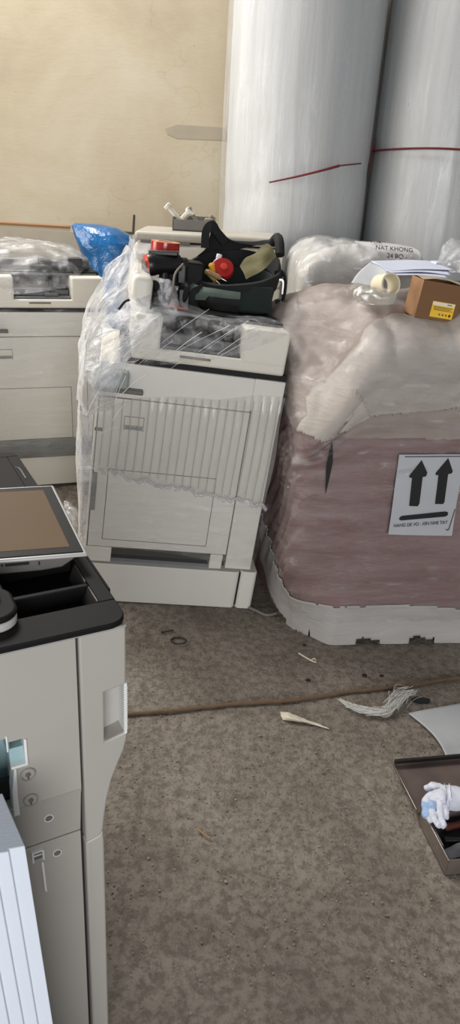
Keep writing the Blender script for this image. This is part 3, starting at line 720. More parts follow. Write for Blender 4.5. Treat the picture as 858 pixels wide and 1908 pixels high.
def cover_pred(c):
    x, y, z = c
    if y > .5: return False
    lim = .79 + (x+.066)*.58 if x < .08 else .873 + (x-.08)*.115
    if x < -.066: lim = .79 + (-.066-x)*.25
    ztop = z > lim
    if not ztop: return False
    # back edge of the cover: diagonal over the top
    if y > .10 + .55*max(0, x-.05) + .02*noise.noise(V((x*20, z*20, 0))) and x < .25: return False
    if x < -.105 and y > .05: return False
    return y < .28
def skirt_pred(c):
    x, y, z = c
    lim = .165 if x > -.06 and y < .1 else .165 + .42*max(0, y-.06)
    if x > .3: lim -= .02*sstep(.3, .6, x)
    if z > lim + .004*noise.noise(V((x*30, y*30, 0))): return False
    if y < .12:
        for a, b_, h in ((.145, .24, .028), (.352, .452, .03)):
            if a < x < b_ and z < h*(.8+.2*math.sin((x-a)*60)): return False
    if y > .14 and x < 0 and z < .03 + .35*(y-.16) and z < .11 : return False
    return y < .45
cov = region(body, cover_pred, .014); skt = region(body, skirt_pred, .007); flm = region(body, lambda c: c.y < .45 and c.z > .1, .017)
up_ = region(body, lambda c: c.z > .80 and not cover_pred(c), .005)
sub = body
for v in cov.verts:      # softly raised folded flap at the left front of the cover
    x, y, z = v.co
    if y < .09 and x < .1:
        za = .972 - ((x+.03)/.11)**2*.10 if x > -.03 else .972 - ((x+.03)/.07)**2*.05
        v.co.y -= .009*sstep(.008, -.006, z-za)
bmesh.ops.delete(sub, geom=[f for f in sub.faces if f.calc_center_median().z < .035], context='FACES')
link('pink_foam', sub, 'pink', pk)
link('pallet_base', bx(-.02, .62, .05, .62, 0, .05), 'packdark', pk, smooth=False)
o = link('white_cover', cov, 'cover', pk); m_ = o.modifiers.new('solid', 'SOLIDIFY'); m_.thickness = .008; m_.offset = -1
link('bubble_wrap_top', up_, 'lump', pk)
o = link('white_skirt', skt, 'skirt', pk); m_ = o.modifiers.new('solid', 'SOLIDIFY'); m_.thickness = .004; m_.offset = -1
M['packfilm'] = film_mat('pack_film', .0, .34, 13, (.8, .8, 2.6), .25, 1.0, .1)
link('stretch_film', flm, 'packfilm', pk)
def pkp(x, y, d=-.03):     # place on the pack front, pack frame
    n_ = V((-math.sin(PY), math.cos(PY), 0)); o_ = PO + n_*d; r_ = ray(x, y)
    P = V((0, 0, CAMZ)) + r_*((o_ - V((0, 0, CAMZ))).dot(n_)/r_.dot(n_)); L_ = Matrix.Rotation(-PY, 3, 'Z') @ (P - PO); return L_
bm = prism([(-.036, .79), (-.029, .755), (-.026, .72), (-.031, .66), (-.037, .61), (-.041, .66), (-.044, .70), (-.041, .745)], -.019, -.012)
link('slit', bm, 'ink', pk, smooth=False)
# glints of film on the left edge
# arrow sheet
def quad_pt(s, t):   # sheet surface, s across, t up
    a = V((.197, 0, .463)); b = V((.425, 0, .460)); c_ = V((.412, 0, .757)); d = V((.190, 0, .753))
    p = a.lerp(b, s).lerp(d.lerp(c_, s), t); return V((p.x, -.026, p.z))
g = [[quad_pt(s, t) + V((0, -.002*math.sin(t*9+s*2), 0)) for s in (0, .33, .66, 1)] for t in (0, .33, .66, 1)]
sh = link('arrow_sheet', sheet(g, 24, 24, .0012, 16, 2), 'papergrey', pk)
def flat(name, pts, mat, par, off=.0045):
    Q = [quad_pt(s, t) + V((0, -off, 0)) for s, t in pts]
    bm = bmesh.new(); A = [bm.verts.new(q) for q in Q]; B = [bm.verts.new(q+V((0, .001, 0))) for q in Q]
    bm.faces.new(A); bm.faces.new(B[::-1])
    for i in range(len(Q)): j = (i+1) % len(Q); bm.faces.new((A[i], A[j], B[j], B[i]))
    return link(name, bm, mat, par, smooth=False)
def S(x, y):   # crop measurement of the sheet -> s,t   (sheet corners in that crop: TL 215,118 TR 850,125 BR 722,935 BL 97,935)
    t = (935-y)/(935-120); xl = 97+(215-97)*t; xr = 722+(852-722)*t
    return ((x-xl)/(xr-xl), t)
flat('up_arrow', [S(*p) for p in ((430, 172), (483, 292), (470, 328), (437, 335), (403, 600), (385, 630), (304, 626), (335, 345), (308, 340), (312, 320))], 'ink', sh)
flat('up_arrow', [S(*p) for p in ((690, 153), (732, 275), (722, 298), (687, 305), (648, 585), (635, 604), (558, 604), (592, 315), (565, 315), (566, 295))], 'ink', sh)
flat('bar', [S(*p) for p in ((232, 732), (660, 682), (684, 690), (678, 720), (655, 732), (225, 778), (203, 770), (208, 750))], 'ink', sh)
flat('top_line', [S(*p) for p in ((268, 134), (845, 132), (845, 138), (268, 142))], 'penink', sh)
flat('pen_stroke', [S(*p) for p in ((752, 655), (757, 657), (692, 868), (675, 880), (660, 868), (664, 860), (678, 870), (687, 862))], 'penink', sh)
a, b_ = quad_pt(*S(135, 838)), quad_pt(*S(690, 790))
ang = math.atan2(b_.z-a.z, b_.x-a.x)
tx = text('caption', 'HANG DE VO : XIN NHE TAY', .0172, 'penink', sh, Matrix.Translation((a+b_)/2 + V((0, -.005, 0))) @ Matrix.Rotation(-ang, 4, 'Y') @ Matrix.Rotation(R(90), 4, 'X') @ Matrix.Diagonal((.84, 1, 1, 1)))

# ------------------------------------------------------------------ pack behind
rp = thing('wrapped_pack', 'pale bubble wrapped pack with a handwritten paper, behind the pink pack', 'pack', (.49, 3.1, 0), (0, 0, R(4)))
def warp2(p):
    x, y, z = p
    T = 1 - .03*sstep(-.15, -.27, x) + .018*fbm((x, y, 3), 6)
    z2 = z*T if z > .5 else z
    return V((x*(1+.05*sstep(1.3, .9, z)) + .012*noise.noise(V((y*6, z*6, 1))), y + .016*noise.noise(V((x*7, z*7, 4))), z2 + .008*noise.noise(V((x*16, y*16, z*16)))))
rbody = rbox(-.265, .27, 0, .6, 0, 1.318, .07, 60, 60, 110, warp2)
rf = region(rbody, lambda c: c.z > .85 and c.y < .5, .008)
link('bubble_wrap', rbody, 'rear', rp)
link('stretch_film', rf, film_mat('rear_film', .03, .8, 13, (1, 1, 1), .3, 1.0, .1), rp)
def P3(x, y, s=0): return aty(x, y, 3.12+s) - rp.location
inv = Matrix.Rotation(R(-4), 4, 'Z')
gp = [[(-.04, -.004, 1.240), (.07, -.008, 1.238), (.235, -.006, 1.232)], [(-.03, .05, 1.315), (.09, .045, 1.316), (.24, .04, 1.312)], [(-.02, .14, 1.338), (.10, .13, 1.340), (.225, .12, 1.332)]]
nl = link('note_paper', sheet(gp, 24, 20, .006, 12, 4), pmat('note_paper', srgb(200, 198, 196), .7, var=.03), rp)
for k, (s, zz, yy, sz, xx, tilt) in enumerate((('FOR', 1.338, .11, .028, .06, 10), ('NAT KHONG', 1.319, .050, .029, .125, 32), ('24 BO -', 1.292, .028, .029, .135, 40), ('XUAN', 1.262, .010, .029, .15, 45))):
    text('handwriting', s, sz, 'ink', nl, Matrix.Translation((xx, yy-.02, zz+.006)) @ Matrix.Rotation(R(tilt+15), 4, 'X') @ Matrix.Rotation(R(-2), 4, 'Z') @ Matrix.Diagonal((.9, 1, 1, 1)))

# ------------------------------------------------------------------ things lying on the packs
# cardboard box
bo = aty(773, 592, 2.33)
bxo = thing('cardboard_box', 'open brown cardboard box with a yellow warning label on the pink pack', 'box', bo, (0, R(6), R(2)))
w, h, dd, t_ = .135, .116, .15, .003
link('box_front', bx(0, w, 0, t_, 0, h), 'cardshaded', bxo, bevel=.0008)
link('box_side', bx(0, t_, t_, dd, 0, h), 'card', bxo, bevel=.0008)
link('box_side', bx(w-t_, w, t_, dd, 0, h), 'card', bxo, bevel=.0008)
link('box_back', bx(0, w, dd-t_, dd, 0, h), 'card', bxo, bevel=.0008)
link('box_bottom', bx(0, w, 0, dd, 0, t_), 'card', bxo)
link('box_flap', sheet([[(0, .012, h+.001), (w*.5, .03, h+.010), (w, .016, h-.001)], [(.0, dd*.6, h+.004), (w*.5, dd*.6, h+.012), (w, dd*.6, h+.006)], [(.0, dd, h), (w*.5, dd, h+.004), (w, dd, h)]], 12, 12), pmat('pale_card_inside', srgb(176, 160, 138), .8), bxo)
lb = link('warning_label', bx(.045, .118, -.0012, .001, .012, .06), 'label', bxo, smooth=False)
link('label_header', bx(.0465, .1165, -.0018, .001, .049, .0585), pmat('label_white', srgb(232, 226, 205), .6), lb, smooth=False)
lt = bmesh.new()
for i, (x0, x1, z) in enumerate(((.051, .112, .043), (.051, .108, .0385), (.053, .104, .034), (.107, .113, .034))): box(lt, x0, x1, -.0018, .001, z, z+.0022)
box(lt, .093, .108, -.0024, .001, .0525, .0555)
link('label_print', lt, 'labelink', lb, smooth=False)
for i in range(4):
    x = .072 + i*.011
    s_ = bmesh.new(); box(s_, x, x+.006, -.0019, .001, .018, .026) if i == 3 else lathe([(.0005, -.0002), (.0032, -.0002), (.0032, .0008), (.0005, .0008)], 14, frame_to((x+.003, -.0012, .022), (0, -1, 0)), s_)
    link('label_symbol', s_, 'labelink' if i < 3 else 'ink', lb, smooth=False)

# papers
def paper(label, grid, mat='paper', nu=20, nv=16):
    o = link('paper_sheet', sheet(grid, nu, nv, .002, 8, len(label)), mat); m_ = o.modifiers.new('solid', 'SOLIDIFY'); m_.thickness = .0008
    return tag(o, label, 'paper', 'papers lying between the two packs')
zz = 1.225
def q(x, y, Y): return aty(x, y, Y)
paper('folded sheet tented into a grey shaded slope left of the tape roll', [[q(655, 527, 2.45), q(668, 508, 2.5), q(691, 488, 2.56)], [q(685, 531, 2.43), q(698, 515, 2.47), q(708, 495, 2.52)], [q(714, 536, 2.40), q(716, 520, 2.43), q(722, 506, 2.46)]], 'papergrey')  # grey paper tone paints in the shade of this slope
paper('top white sheet of the paper pile behind the cardboard box', [[q(691, 487, 2.62), q(760, 485, 2.75), q(800, 486, 2.8)], [q(705, 496, 2.58), q(770, 492, 2.68), q(838, 498, 2.72)], [q(722, 506, 2.55), q(780, 502, 2.6), q(848, 503, 2.66)]])
paper('white sheet second in the pile, edge showing along the front', [[q(700, 492, 2.63), q(765, 492, 2.72), q(815, 494, 2.75)], [q(712, 500, 2.58), q(775, 499, 2.66), q(835, 504, 2.68)], [q(730, 508, 2.54), q(785, 506, 2.57), q(842, 513, 2.58)]])
paper('lowest sheet of the pile, resting against the top of the box', [[q(705, 500, 2.62), q(770, 500, 2.68), q(820, 502, 2.7)], [q(720, 507, 2.56), q(780, 507, 2.6), q(828, 508, 2.62)], [q(738, 512, 2.52), q(785, 512, 2.53), q(836, 518, 2.55)]])
paper('rolled up corner of white paper at the back of the pile', [[q(795, 494, 2.78), q(800, 487, 2.8), q(812, 485, 2.82)], [q(803, 495, 2.76), q(808, 487, 2.78), q(822, 487, 2.8)], [q(812, 495, 2.74), q(818, 489, 2.76), q(832, 491, 2.78)]])
# tape core with clear tape trailing from it
tc = thing('packing_tape_roll', 'cream cored packing tape roll with crumpled clear tape on the pink pack', 'tape roll', (.452, 2.38, 1.222), (0, 0, 0))
mt = V((.42, -.9, .22)).to_track_quat('Z', 'Y').to_matrix().to_4x4()
mt = Matrix.Translation((0, 0, .036)) @ mt
link('core', lathe([(.030, -.03), (.036, -.03), (.036, .03), (.030, .03), (.030, -.03)], 40, mt, cap=False), 'core', tc)
link('clear_tape', sheet([[(-.10, -.02, .02), (-.08, -.04, .035), (-.03, -.045, .03), (.03, -.05, .02)], [(-.105, -.03, .0), (-.08, -.055, .01), (-.03, -.06, .01), (.03, -.055, .0)], [(-.085, -.03, -.02), (-.06, -.055, -.02), (-.02, -.06, -.018), (.025, -.05, -.015)]], 30, 20, .012, 26, 5), 'cleartape', tc)
ct = bmesh.new(); tube([(-.115, -.015, .02), (-.09, -.01, .034), (-.06, -.012, .02), (-.085, -.02, .0), (-.115, -.015, .015)], .006, 6, bm=ct)
link('tape_end', ct, 'cleartape', tc)
# dark things at the right edge behind the box
tag(link('black_case', bx(.715, .85, 2.46, 2.60, 1.182, 1.266), 'blackplastic', bevel=.01), 'black case behind the cardboard box at the right edge', 'case')
tag(link('film_bundle', sheet([[aty(800, 500, 3.0), aty(825, 455, 3.1), aty(870, 440, 3.2)], [aty(815, 508, 2.95), aty(840, 480, 2.98), aty(880, 470, 3.0)], [aty(830, 512, 2.9), aty(850, 505, 2.9), aty(890, 500, 2.9)]], 30, 30, .03, 12, 3, .01, 26), 'filmheavy'), 'loose clear film bundle at the right edge behind the papers', 'film')

# ------------------------------------------------------------------ tall foam rolls
def foam_roll(label, cx, cy, r, seed, film_side):
    t = thing('foam_roll', label, 'foam roll', (cx, cy, floor_h(cx, cy)), (0, 0, 0), 'tall foam rolls against the wall')
    n = 96; rings = []
    for k in range(70):
        z = 2.75*k/69; ring_ = []
        for i in range(n):
            a = 2*math.pi*i/n
            w = 1 + .012*noise.noise(V((math.cos(a)*4, math.sin(a)*4, z*.6+seed))) + .006*noise.noise(V((math.cos(a)*14, math.sin(a)*14, z*1.0+seed))) - .012*math.exp(-((z - t_z(a, seed))/.05)**2)
            ring_.append(V((r*w*math.cos(a), r*w*math.sin(a), z)))
        rings.append(ring_)
    link('foam', loft(rings), 'roll', t)
    rings = []
    for k in range(50):
        z = 2.74*k/49; ring_ = []
        for i in range(n):
            a = 2*math.pi*i/n
            w = 1.012 + .02*abs(noise.noise(V((math.cos(a)*9, math.sin(a)*9, z*.9+seed)))) + film_side*.05*sstep(.6, 1, -math.cos(a))
            ring_.append(V((r*w*math.cos(a), r*w*math.sin(a), z)))
        rings.append(ring_)
    link('clear_film', loft(rings, False, False), 'rollfilm', t)
    return t
def t_z(a, seed):
    if seed == 1: return 1.555 + .24*math.cos(a)*.385
    return 1.79 + .04*math.cos(a)
RY = 4.31
r1 = foam_roll('tall white foam roll left of the pair, its red string slanting upward', .252, RY, .386, 1, 1)
r2 = foam_roll('tall white foam roll at the right edge with a level red string and knot', 1.045, RY, .386, 5, .3)
def ring_pts(t, x0, x1, zf, R_, n=24):
    out = []
    for i in range(n+1):
        x = x0 + (x1-x0)*i/n; X = x - t.location.x; y = -math.sqrt(max(0, R_*R_ - X*X))
        out.append(V((X, y, zf(i/n) - t.location.z)))
    return out
def zfun(p0, p1, sag=0): return lambda s: p0 + (p1-p0)*s + sag*math.sin(math.pi*s)
a, b_ = aty(502, 340, 3.97), aty(632, 309, 3.97)
bm = tube(ring_pts(r1, a.x, b_.x, zfun(a.z, b_.z, -.004), .410), .0035, 8, steps=60, r1=.006)
tube(ring_pts(r1, b_.x, b_.x+.12, zfun(b_.z, b_.z+.02), .402), .003, 8, steps=20, bm=bm)
link('red_string', bm, 'string', r1)
a, b_ = aty(700, 279, 4.1), aty(858, 269, 3.95)
bm = tube(ring_pts(r2, a.x, 1.25, lambda s: a.z + .0 + .012*math.sin(s*3), .410), .005, 8, steps=60)
link('red_string', bm, 'string', r2)
kx = ring_pts(r2, a.x, a.x+.01, zfun(a.z, a.z), .418)[0]
bm = tube([kx + V((0, -.005, .05)), kx + V((.004, -.014, .02)), kx + V((-.006, -.01, -.03)), kx + V((.004, -.012, -.08))], .007, 8, r1=.004)
lathe([(.006, -.01), (.014, 0), (.006, .01)], 12, frame_to(kx + V((0, -.012, .01)), (0, 1, .2)), bm)
link('string_knot', bm, 'string', r2)

# ------------------------------------------------------------------ near copier (local: x along its face to the right, y into the machine; origin under the right front corner)
YN = R(28.7); NO = at(235, 1150, .95)
nc = thing('office_copier', 'unwrapped pale grey copier with black deck and touch screen in the foreground', 'photocopier', (NO.x, NO.y, 0), (0, 0, YN))
WN = -.62
# deck
def arc(cx, cy, r, a0, a1, n=8): return [(cx + r*math.cos(R(a0+(a1-a0)*i/n)), cy + r*math.sin(R(a0+(a1-a0)*i/n))) for i in range(n+1)]
dk = bmesh.new()
fr = [(WN, -.008), (-.028, -.008)] + arc(-.026, .02, .028, -90, 0) + [(.002, .053), (WN, .053)]
def add(bm, src):
    me = bpy.data.meshes.new('t'); src.to_mesh(me); src.free(); bm.from_mesh(me); bpy.data.meshes.remove(me)
add(dk, prism(fr, .9405, .95, 'z'))
for b in ((-.0215, .002, .053, .70, .922, .95), (-.14, -.0215, .105, .115, .922, .9485), (WN, -.14, .053, .70, .922, .95), (-.14, -.0215, .20, .70, .922, .95), (.002, .006, .085, .42, .926, .9485)): box(dk, *b)
add(dk, prism([(WN, .70), (-.0, .70)] + arc(-.03, .70, .032, 0, 90) + [(WN, .732)], .922, .95, 'z'))
dko = link('deck', dk, 'deck', nc, bevel=.0035, angle=60)
link('recess', bx((-.14, -.0215, .053, .105, .915, .924), (-.14, -.0215, .115, .20, .915, .926)), 'recess', dko, smooth=False)
rb_ = bmesh.new()
for y0, y1 in ((.056, .103), (.118, .176)):
    add(rb_, prism([(-.0215, .924), (-.0215, .9495), (-.024, .9495), (-.034, .924)], y0, y1))
link('recess_end', rb_, pmat('deck_sheen', srgb(52, 51, 50), .4), dko, bevel=.001)
link('edge_line', tube([(-.018, .63, .9505), (-.012, .615, .9507), (-.012, .56, .9505)], .0014, 6), 'midgrey', dko)
link('deck_trim', bx((WN, -.001, -.0045, .0, .9365, .9405)), pmat('grey_trim', srgb(150, 147, 143), .4), nc, bevel=.001)
# touch panel
ux, uy = V((-.9795, .2, 0)), V((.02, .985, .14))
pb = V((-.008, .150, .978))
def pan(name, a0, a1, b0, b1, h0, h1, mat, par, bevel=.002):
    n = ux.cross(uy).normalized(); n = n if n.z > 0 else -n
    bm = bmesh.new(); vs = box(bm, a0, a1, b0, b1, h0, h1)
    for v in vs: v.co = pb + ux*v.co.x + uy*v.co.y + n*v.co.z
    return link(name, bm, mat, par, bevel=bevel)
tp = pan('touch_panel', 0, .36, 0, .222, -.006, 0, 'silver', nc, .003)
pan('bezel', .005, .355, .006, .216, -.004, .0012, 'bezel', tp, .001)
pan('screen', .022, .34, .022, .203, 0, .0018, 'screen', tp, .0005)
und = prism([(-.30, .981), (-.034, .972), (-.024, .968), (-.045, .954), (-.075, .951), (-.30, .951)], 0, .2)
for v in und.verts: v.co.y += .163 - .18*(v.co.x+.03)
ub = link('panel_underside', und, pmat('grey_underside', srgb(98, 95, 92), .45), tp, bevel=.003)
sl = bmesh.new()
for x0, x1, z0, z1 in ((-.185, -.138, .966, .970), (-.128, -.094, .9655, .969), (-.134, -.1315, .966, .9685), (-.108, -.103, .972, .9735), (-.08, -.0785, .963, .968)):
    vs = box(sl, x0, x1, -.002, .002, z0, z1)
    for v in vs: v.co.y += .162 - .18*(v.co.x+.03)
link('card_slot', sl, 'shadowgap', ub, smooth=False)
# rounded unit at the left of the deck
ru = link('reader_unit', prism(rrect(-.36, -.138, .025, .112, .03, 10), .9495, .963, 'z'), 'silver', nc, bevel=.004)
link('reader_cap', prism(rrect(-.362, -.137, .024, .114, .031, 10), .9632, .973, 'z'), 'deck', ru, bevel=.005)
link('reader_band', prism(rrect(-.40, -.155, .07, .115, .012, 6), .973, .988, 'z'), 'silver', ru, bevel=.003)
# door
fdm = bmesh.new()
add(fdm, prism([(-.0725, .9365), (-.0725, .6605), (WN, .6605), (WN, .664), (-.171, .664), (-.169, .738), (-.1495, .738), (-.1495, .787), (-.174, .787), (-.174, .795), (WN, .795), (WN, .9365)], 0, .05))
add(fdm, prism([(0, .66), (.004, .648), (.016, .56), (.05, .56), (.05, .66)], WN, -.0725, 'x'))
fdo = link('front_door', fdm, 'pale', nc, bevel=.0012, angle=50)
link('duct_lining', bx((WN, -.15, .07, .075, .65, .79), (-.156, -.149, .052, .075, .65, .79)), 'paleblue', fdo, smooth=False)
link('duct_step', bx((-.172, -.1505, .008, .06, .742, .768), (-.176, -.172, .0, .06, .772, .79)), 'paleblue', fdo, bevel=.001)
link('duct_edge', bx((-.1525, -.1485, -.003, .02, .74, .787), (-.176, -.1735, -.002, .02, .772, .80), (-.172, -.15, -.001, .01, .7375, .742)), 'whiteplastic', fdo, bevel=.001)
link('duct_flange', prism([(-.169, .739), (-.174, .70), (-.175, .652), (-.166, .652), (-.167, .69), (-.1655, .739)], -.004, .02), 'whiteplastic', fdo, bevel=.001)
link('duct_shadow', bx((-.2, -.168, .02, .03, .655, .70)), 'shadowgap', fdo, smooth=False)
def rosette(x, z, y0=0, big=True):
    mt = frame_to((x, y0, z), (0, -1, 0))
    if big:
        o = link('screw_cap', lathe([(.011, -.002), (.011, .003), (.0095, .005), (.0085, .002), (.004, .002)], 28, mt), 'pale', fdo)
        link('screw_hole', lathe([(.0036, .0), (.0036, .0035), (.0034, .0036)], 18, mt), 'midgrey', o)
        link('cap_slot', lathe([(.0012, .0), (.0012, .0045)], 8, frame_to((x, y0, z-.0062), (0, -1, 0))), 'midgrey', o)
    else:
        o = link('screw_rim', lathe([(.0072, -.002), (.0072, .0012), (.0058, .0012), (.0058, -.002)], 24, mt, cap=False), 'whiteplastic', fdo if z > .56 else nc)
        link('screw_hole', lathe([(.0058, -.002), (.0058, .0004)], 24, mt), 'midgrey', o)
rosette(-.151+.001, .722); rosette(-.149, .672, .0002); rosette(-.123, .615, .008, False); rosette(-.112, .528, .0150, False)
# lower drawer front
dl = link('lower_panel', bx(WN, -.0725, .016, .06, .02, .5575), 'pale', nc, bevel=.0012)
link('drawer_catch', bx((-.152, -.149, .010, .03, .528, .548), (-.136, -.133, .010, .03, .528, .548), (-.152, -.133, .011, .03, .546, .549), (-.149, -.136, .013, .02, .537, .54)), 'whiteplastic', dl, bevel=.0006)
link('catch_pocket', bx(-.149, -.136, .014, .02, .53, .546), 'midgrey', dl, smooth=False)
link('drawer_ridge', prism([(-.139, .525), (-.135, .525), (-.133, .455), (-.137, .462)], .008, .03), 'whiteplastic', dl, bevel=.001)
# seam and corner column
link('seam_gap', bx(-.0735, -.066, .02, .05, .02, .938), 'shadowgap', nc, smooth=False)
def colm(pts, y0, y1): return prism(pts, y0, y1)
yy0, yy1 = 0, .70
top_p = [(-.0685, .9375), (0, .9375), (0, .834), (-.034, .830), (-.035, .737), (-.006, .744), (0, .75), (.001, .735), (-.004, .712), (-.013, .69), (-.024, .66), (-.032, .625), (-.037, .59), (-.04, .56), (-.0465, .549), (-.0685, .544)]
cc = link('corner_column', prism(top_p, 0, .05), 'pale', nc, bevel=.004, angle=50)
back_p = [(-.0685, .905), (-.019, .905), (-.019, .9375), (0.002, .9375), (.002, .74), (-.004, .712), (-.013, .69), (-.024, .66), (-.032, .625), (-.037, .59), (-.04, .56), (-.0685, .544)]
link('side_cover', prism([(x-.0005, z) for x, z in back_p], .0502, yy1), 'pale', nc, bevel=.006, angle=60)
link('grip_recess', bx(-.036, -.003, .03, .0498, .735, .832), pmat('recess_grey', srgb(168, 165, 160), .5), cc, smooth=False)
gr = bmesh.new(); box(gr, -.0035, .001, .0, .0495, .742, .836)
for k in range(18): box(gr, -.0045, .0015, -.0012, .01, .752+k*.0044, .7543+k*.0044)
link('grip_rib', gr, 'whiteplastic', cc, bevel=.0005)
link('lower_column', prism([(-.0685, 0.02), (-.0685, .541), (-.0465, .546), (-.040, .555), (-.038, .53), (-.038, .02)], .003, .7), 'pale', nc, bevel=.006, angle=60)
link('cabinet', bx(WN, -.07, .08, .70, .02, .905), 'pale', nc, smooth=False)
link('caster', bx((-.56, -.5, .1, .16, 0, .02), (-.2, -.14, .1, .16, 0, .02), (-.56, -.5, .58, .64, 0, .02), (-.2, -.14, .58, .64, 0, .02)), 'blackplastic', nc, smooth=False)

# foam block standing in front of the near copier
P_ = at(0, 1467, .75); Q_ = at(47, 1577, .75)
fbk = thing('foam_block', 'ridged white foam packing block standing against the near copier front', 'foam block', (Q_.x, Q_.y, 0), (0, 0, YN))
d_ = Matrix.Rotation(-YN, 3, 'Z') @ (P_-Q_)
saw = [(0, 0)]
for x0, x1 in ((0, -.02), (-.02, -.038), (-.038, -.056), (-.056, -.076), (-.076, -.098), (-.098, -.2)):
    saw += [(x1+.001, .0045), (x1, 0)]
saw += [(-.24, 0), (-.24+d_.x, .098), (d_.x*.9, .098)]
foam = prism(saw, 0, .75, 'z')
for v in foam.verts:
    if v.co.z < .1: v.co.x += .03; v.co.y -= .05 if v.co.y < .05 else 0
link('block', foam, 'foam', fbk, bevel=.0015, angle=60)

# ------------------------------------------------------------------ on the floor
pts = [at(x, y, .006) for x, y in ((150, 1341), (236, 1331), (300, 1326), (360, 1320), (430, 1312), (480, 1309), (540, 1305), (600, 1297), (650, 1289), (700, 1284), (770, 1276), (830, 1266), (900, 1258), (980, 1250))]
tag(link('floor_cable', tube(pts, .0062, 10, steps=120), 'cable'), 'brown cable running across the concrete floor', 'cable')
rg = at(333, 1199, .004); n = 40
ringp = [rg + V((.028*math.cos(t), .017*math.sin(t)*1.15, floor_h(rg.x, rg.y)+.001)) for t in [2*math.pi*i/n for i in range(n+1)]]
tag(link('wire_ring', tube(ringp, .0026, 6, steps=n), 'wire'), 'dark wire ring lying in front of the wrapped copier', 'ring')
a, b_ = at(302, 1186, .004), at(323, 1182, .004); hh = floor_h(a.x, a.y)
bm = tube([a + V((0, 0, hh)), b_ + V((0, 0, hh))], .0028, 7); lathe([(.005, -.001), (.005, .001)], 10, frame_to(a + V((0, 0, hh)), a-b_), bm)
tag(link('nail', bm, 'wire'), 'dark nail beside the wire ring on the floor', 'nail')
gm = bmesh.new()
for k in range(2600):
    y = random.uniform(.95, 2.4); x = random.uniform(-.35, .85)
    r = random.choice((.0012, .0016, .002, .0028)) * random.uniform(.7, 1.3)
    if random.random() < .02: r *= 2
    z = floor_h(x, y)
    vs = bmesh.ops.create_icosphere(gm, subdivisions=1, radius=r)['verts']
    for v in vs: v.co = V((x + v.co.x*random.uniform(.8, 1.3), y + v.co.y*random.uniform(.8, 1.3), z + .0005 + v.co.z*random.uniform(.5, .9)))
o = tag(link('grit', gm, pmat('concrete_grit', srgb(128, 118, 106), .9, var=.45, vscale=60)), 'loose sandy grit scattered over the concrete floor', 'grit')
o['kind'] = 'stuff'
# pale torn strip
sp = sheet([[at(523, 1326, .004), at(540, 1328, .012), at(556, 1334, .01), at(575, 1342, .006), at(594, 1348, .004), at(614, 1357, .003)],
            [at(524, 1334, .006), at(540, 1337, .02), at(556, 1341, .016), at(575, 1345, .01), at(594, 1350, .006), at(614, 1358, .004)],
            [at(527, 1341, .003), at(542, 1343, .008), at(558, 1345, .006), at(575, 1348, .004), at(594, 1353, .003), at(614, 1359, .002)]], 30, 10, .002, 60, 3)
o = tag(link('torn_strip', sp, 'twigwhite'), 'pale torn plastic strip with a wide head in the middle of the floor', 'strip')
o.modifiers.new('s', 'SOLIDIFY').thickness = .0015
# forked bit
bm = tube([at(557, 1217, .004), at(572, 1226, .006), at(583, 1232, .005), at(590, 1234, .004)], .0028, 6); tube([at(580, 1230, .005), at(586, 1227, .009), at(589, 1230, .007)], .0022, 6, bm=bm)
tag(link('forked_twig', bm, 'twigwhite'), 'pale forked twig near the bottom of the pink pack', 'twig')
bm = tube([at(368, 1544, .004), at(378, 1552, .006), at(389, 1560, .004)], .0026, 6)
lathe([(.0032, -.003), (.0035, .003)], 8, frame_to(at(391, 1561, .004), V((.6, -.6, 0))), bm)
tag(link('twig', bm, 'twig'), 'short dry twig on the floor in the lower middle', 'twig')
# shredded fibres
fb = bmesh.new(); A = [at(x, y, .008) for x, y in ((633, 1306), (650, 1318), (675, 1327), (700, 1330), (722, 1330), (735, 1318), (752, 1300), (772, 1294))]
for k in range(150):
    i0 = random.uniform(0, .8); i1 = min(1, i0 + random.uniform(.12, .5))
    CP = catmull(A, 40); seg = CP[int(i0*40):int(i1*40)+1]
    if len(seg) < 4: continue
    sp_ = .008 + .026*min(i0, 1)
    o1 = V((random.uniform(-1, 1), random.uniform(-1, 1), random.uniform(0, 1)))*sp_; o2 = V((random.uniform(-1, 1), random.uniform(-1, 1), random.uniform(0, 1)))*sp_
    pp = [s + o1.lerp(o2, j/(len(seg)-1)) + V((0, 0, abs(noise.noise(s*40+o1*99))*.008)) for j, s in enumerate(seg[::max(1, len(seg)//5)])]
    if len(pp) > 1: tube(pp, random.uniform(.0004, .0010), 4, steps=8, bm=fb)
for k in range(9):
    p = at(random.uniform(728, 745), random.uniform(1290, 1330), .01); tube([p, p + V((random.uniform(-.01, .02), random.uniform(-.01, .04), .02)), p + V((random.uniform(-.01, .05), random.uniform(.0, .06), .006))], .0007, 4, steps=8, bm=fb)
o = tag(link('shredded_fibre', fb, 'fibre'), 'tangle of shredded white plastic fibre on the floor beside the cable', 'fibre')
o['kind'] = 'stuff'
# dark scraps
for k, (x, y, lab, s) in enumerate(((785, 1305, 'black flat scrap lying at the right of the white fibre tangle', .03), (575, 1267, 'small black scrap just behind the brown cable', .008), (680, 1258, 'dark crumb in the shadow below the pink pack, left one', .009), (712, 1259, 'dark crumb in the shadow below the pink pack, right one', .007), (568, 1202, 'dark chip at the rounded foot of the pink pack', .006))):
    p = at(x, y, .003); bm = bmesh.new()
    rings = [[p + V((s*math.cos(a)*(1+.4*noise.noise(V((a, k, 0)))), s*.45*math.sin(a), z)) for a in [2*math.pi*i/14 for i in range(14)]] for z in (-.003, .003)]
    loft(rings, bm=bm); tag(link('dark_scrap', bm, 'ink'), lab, 'scrap', 'dark scraps on the floor')
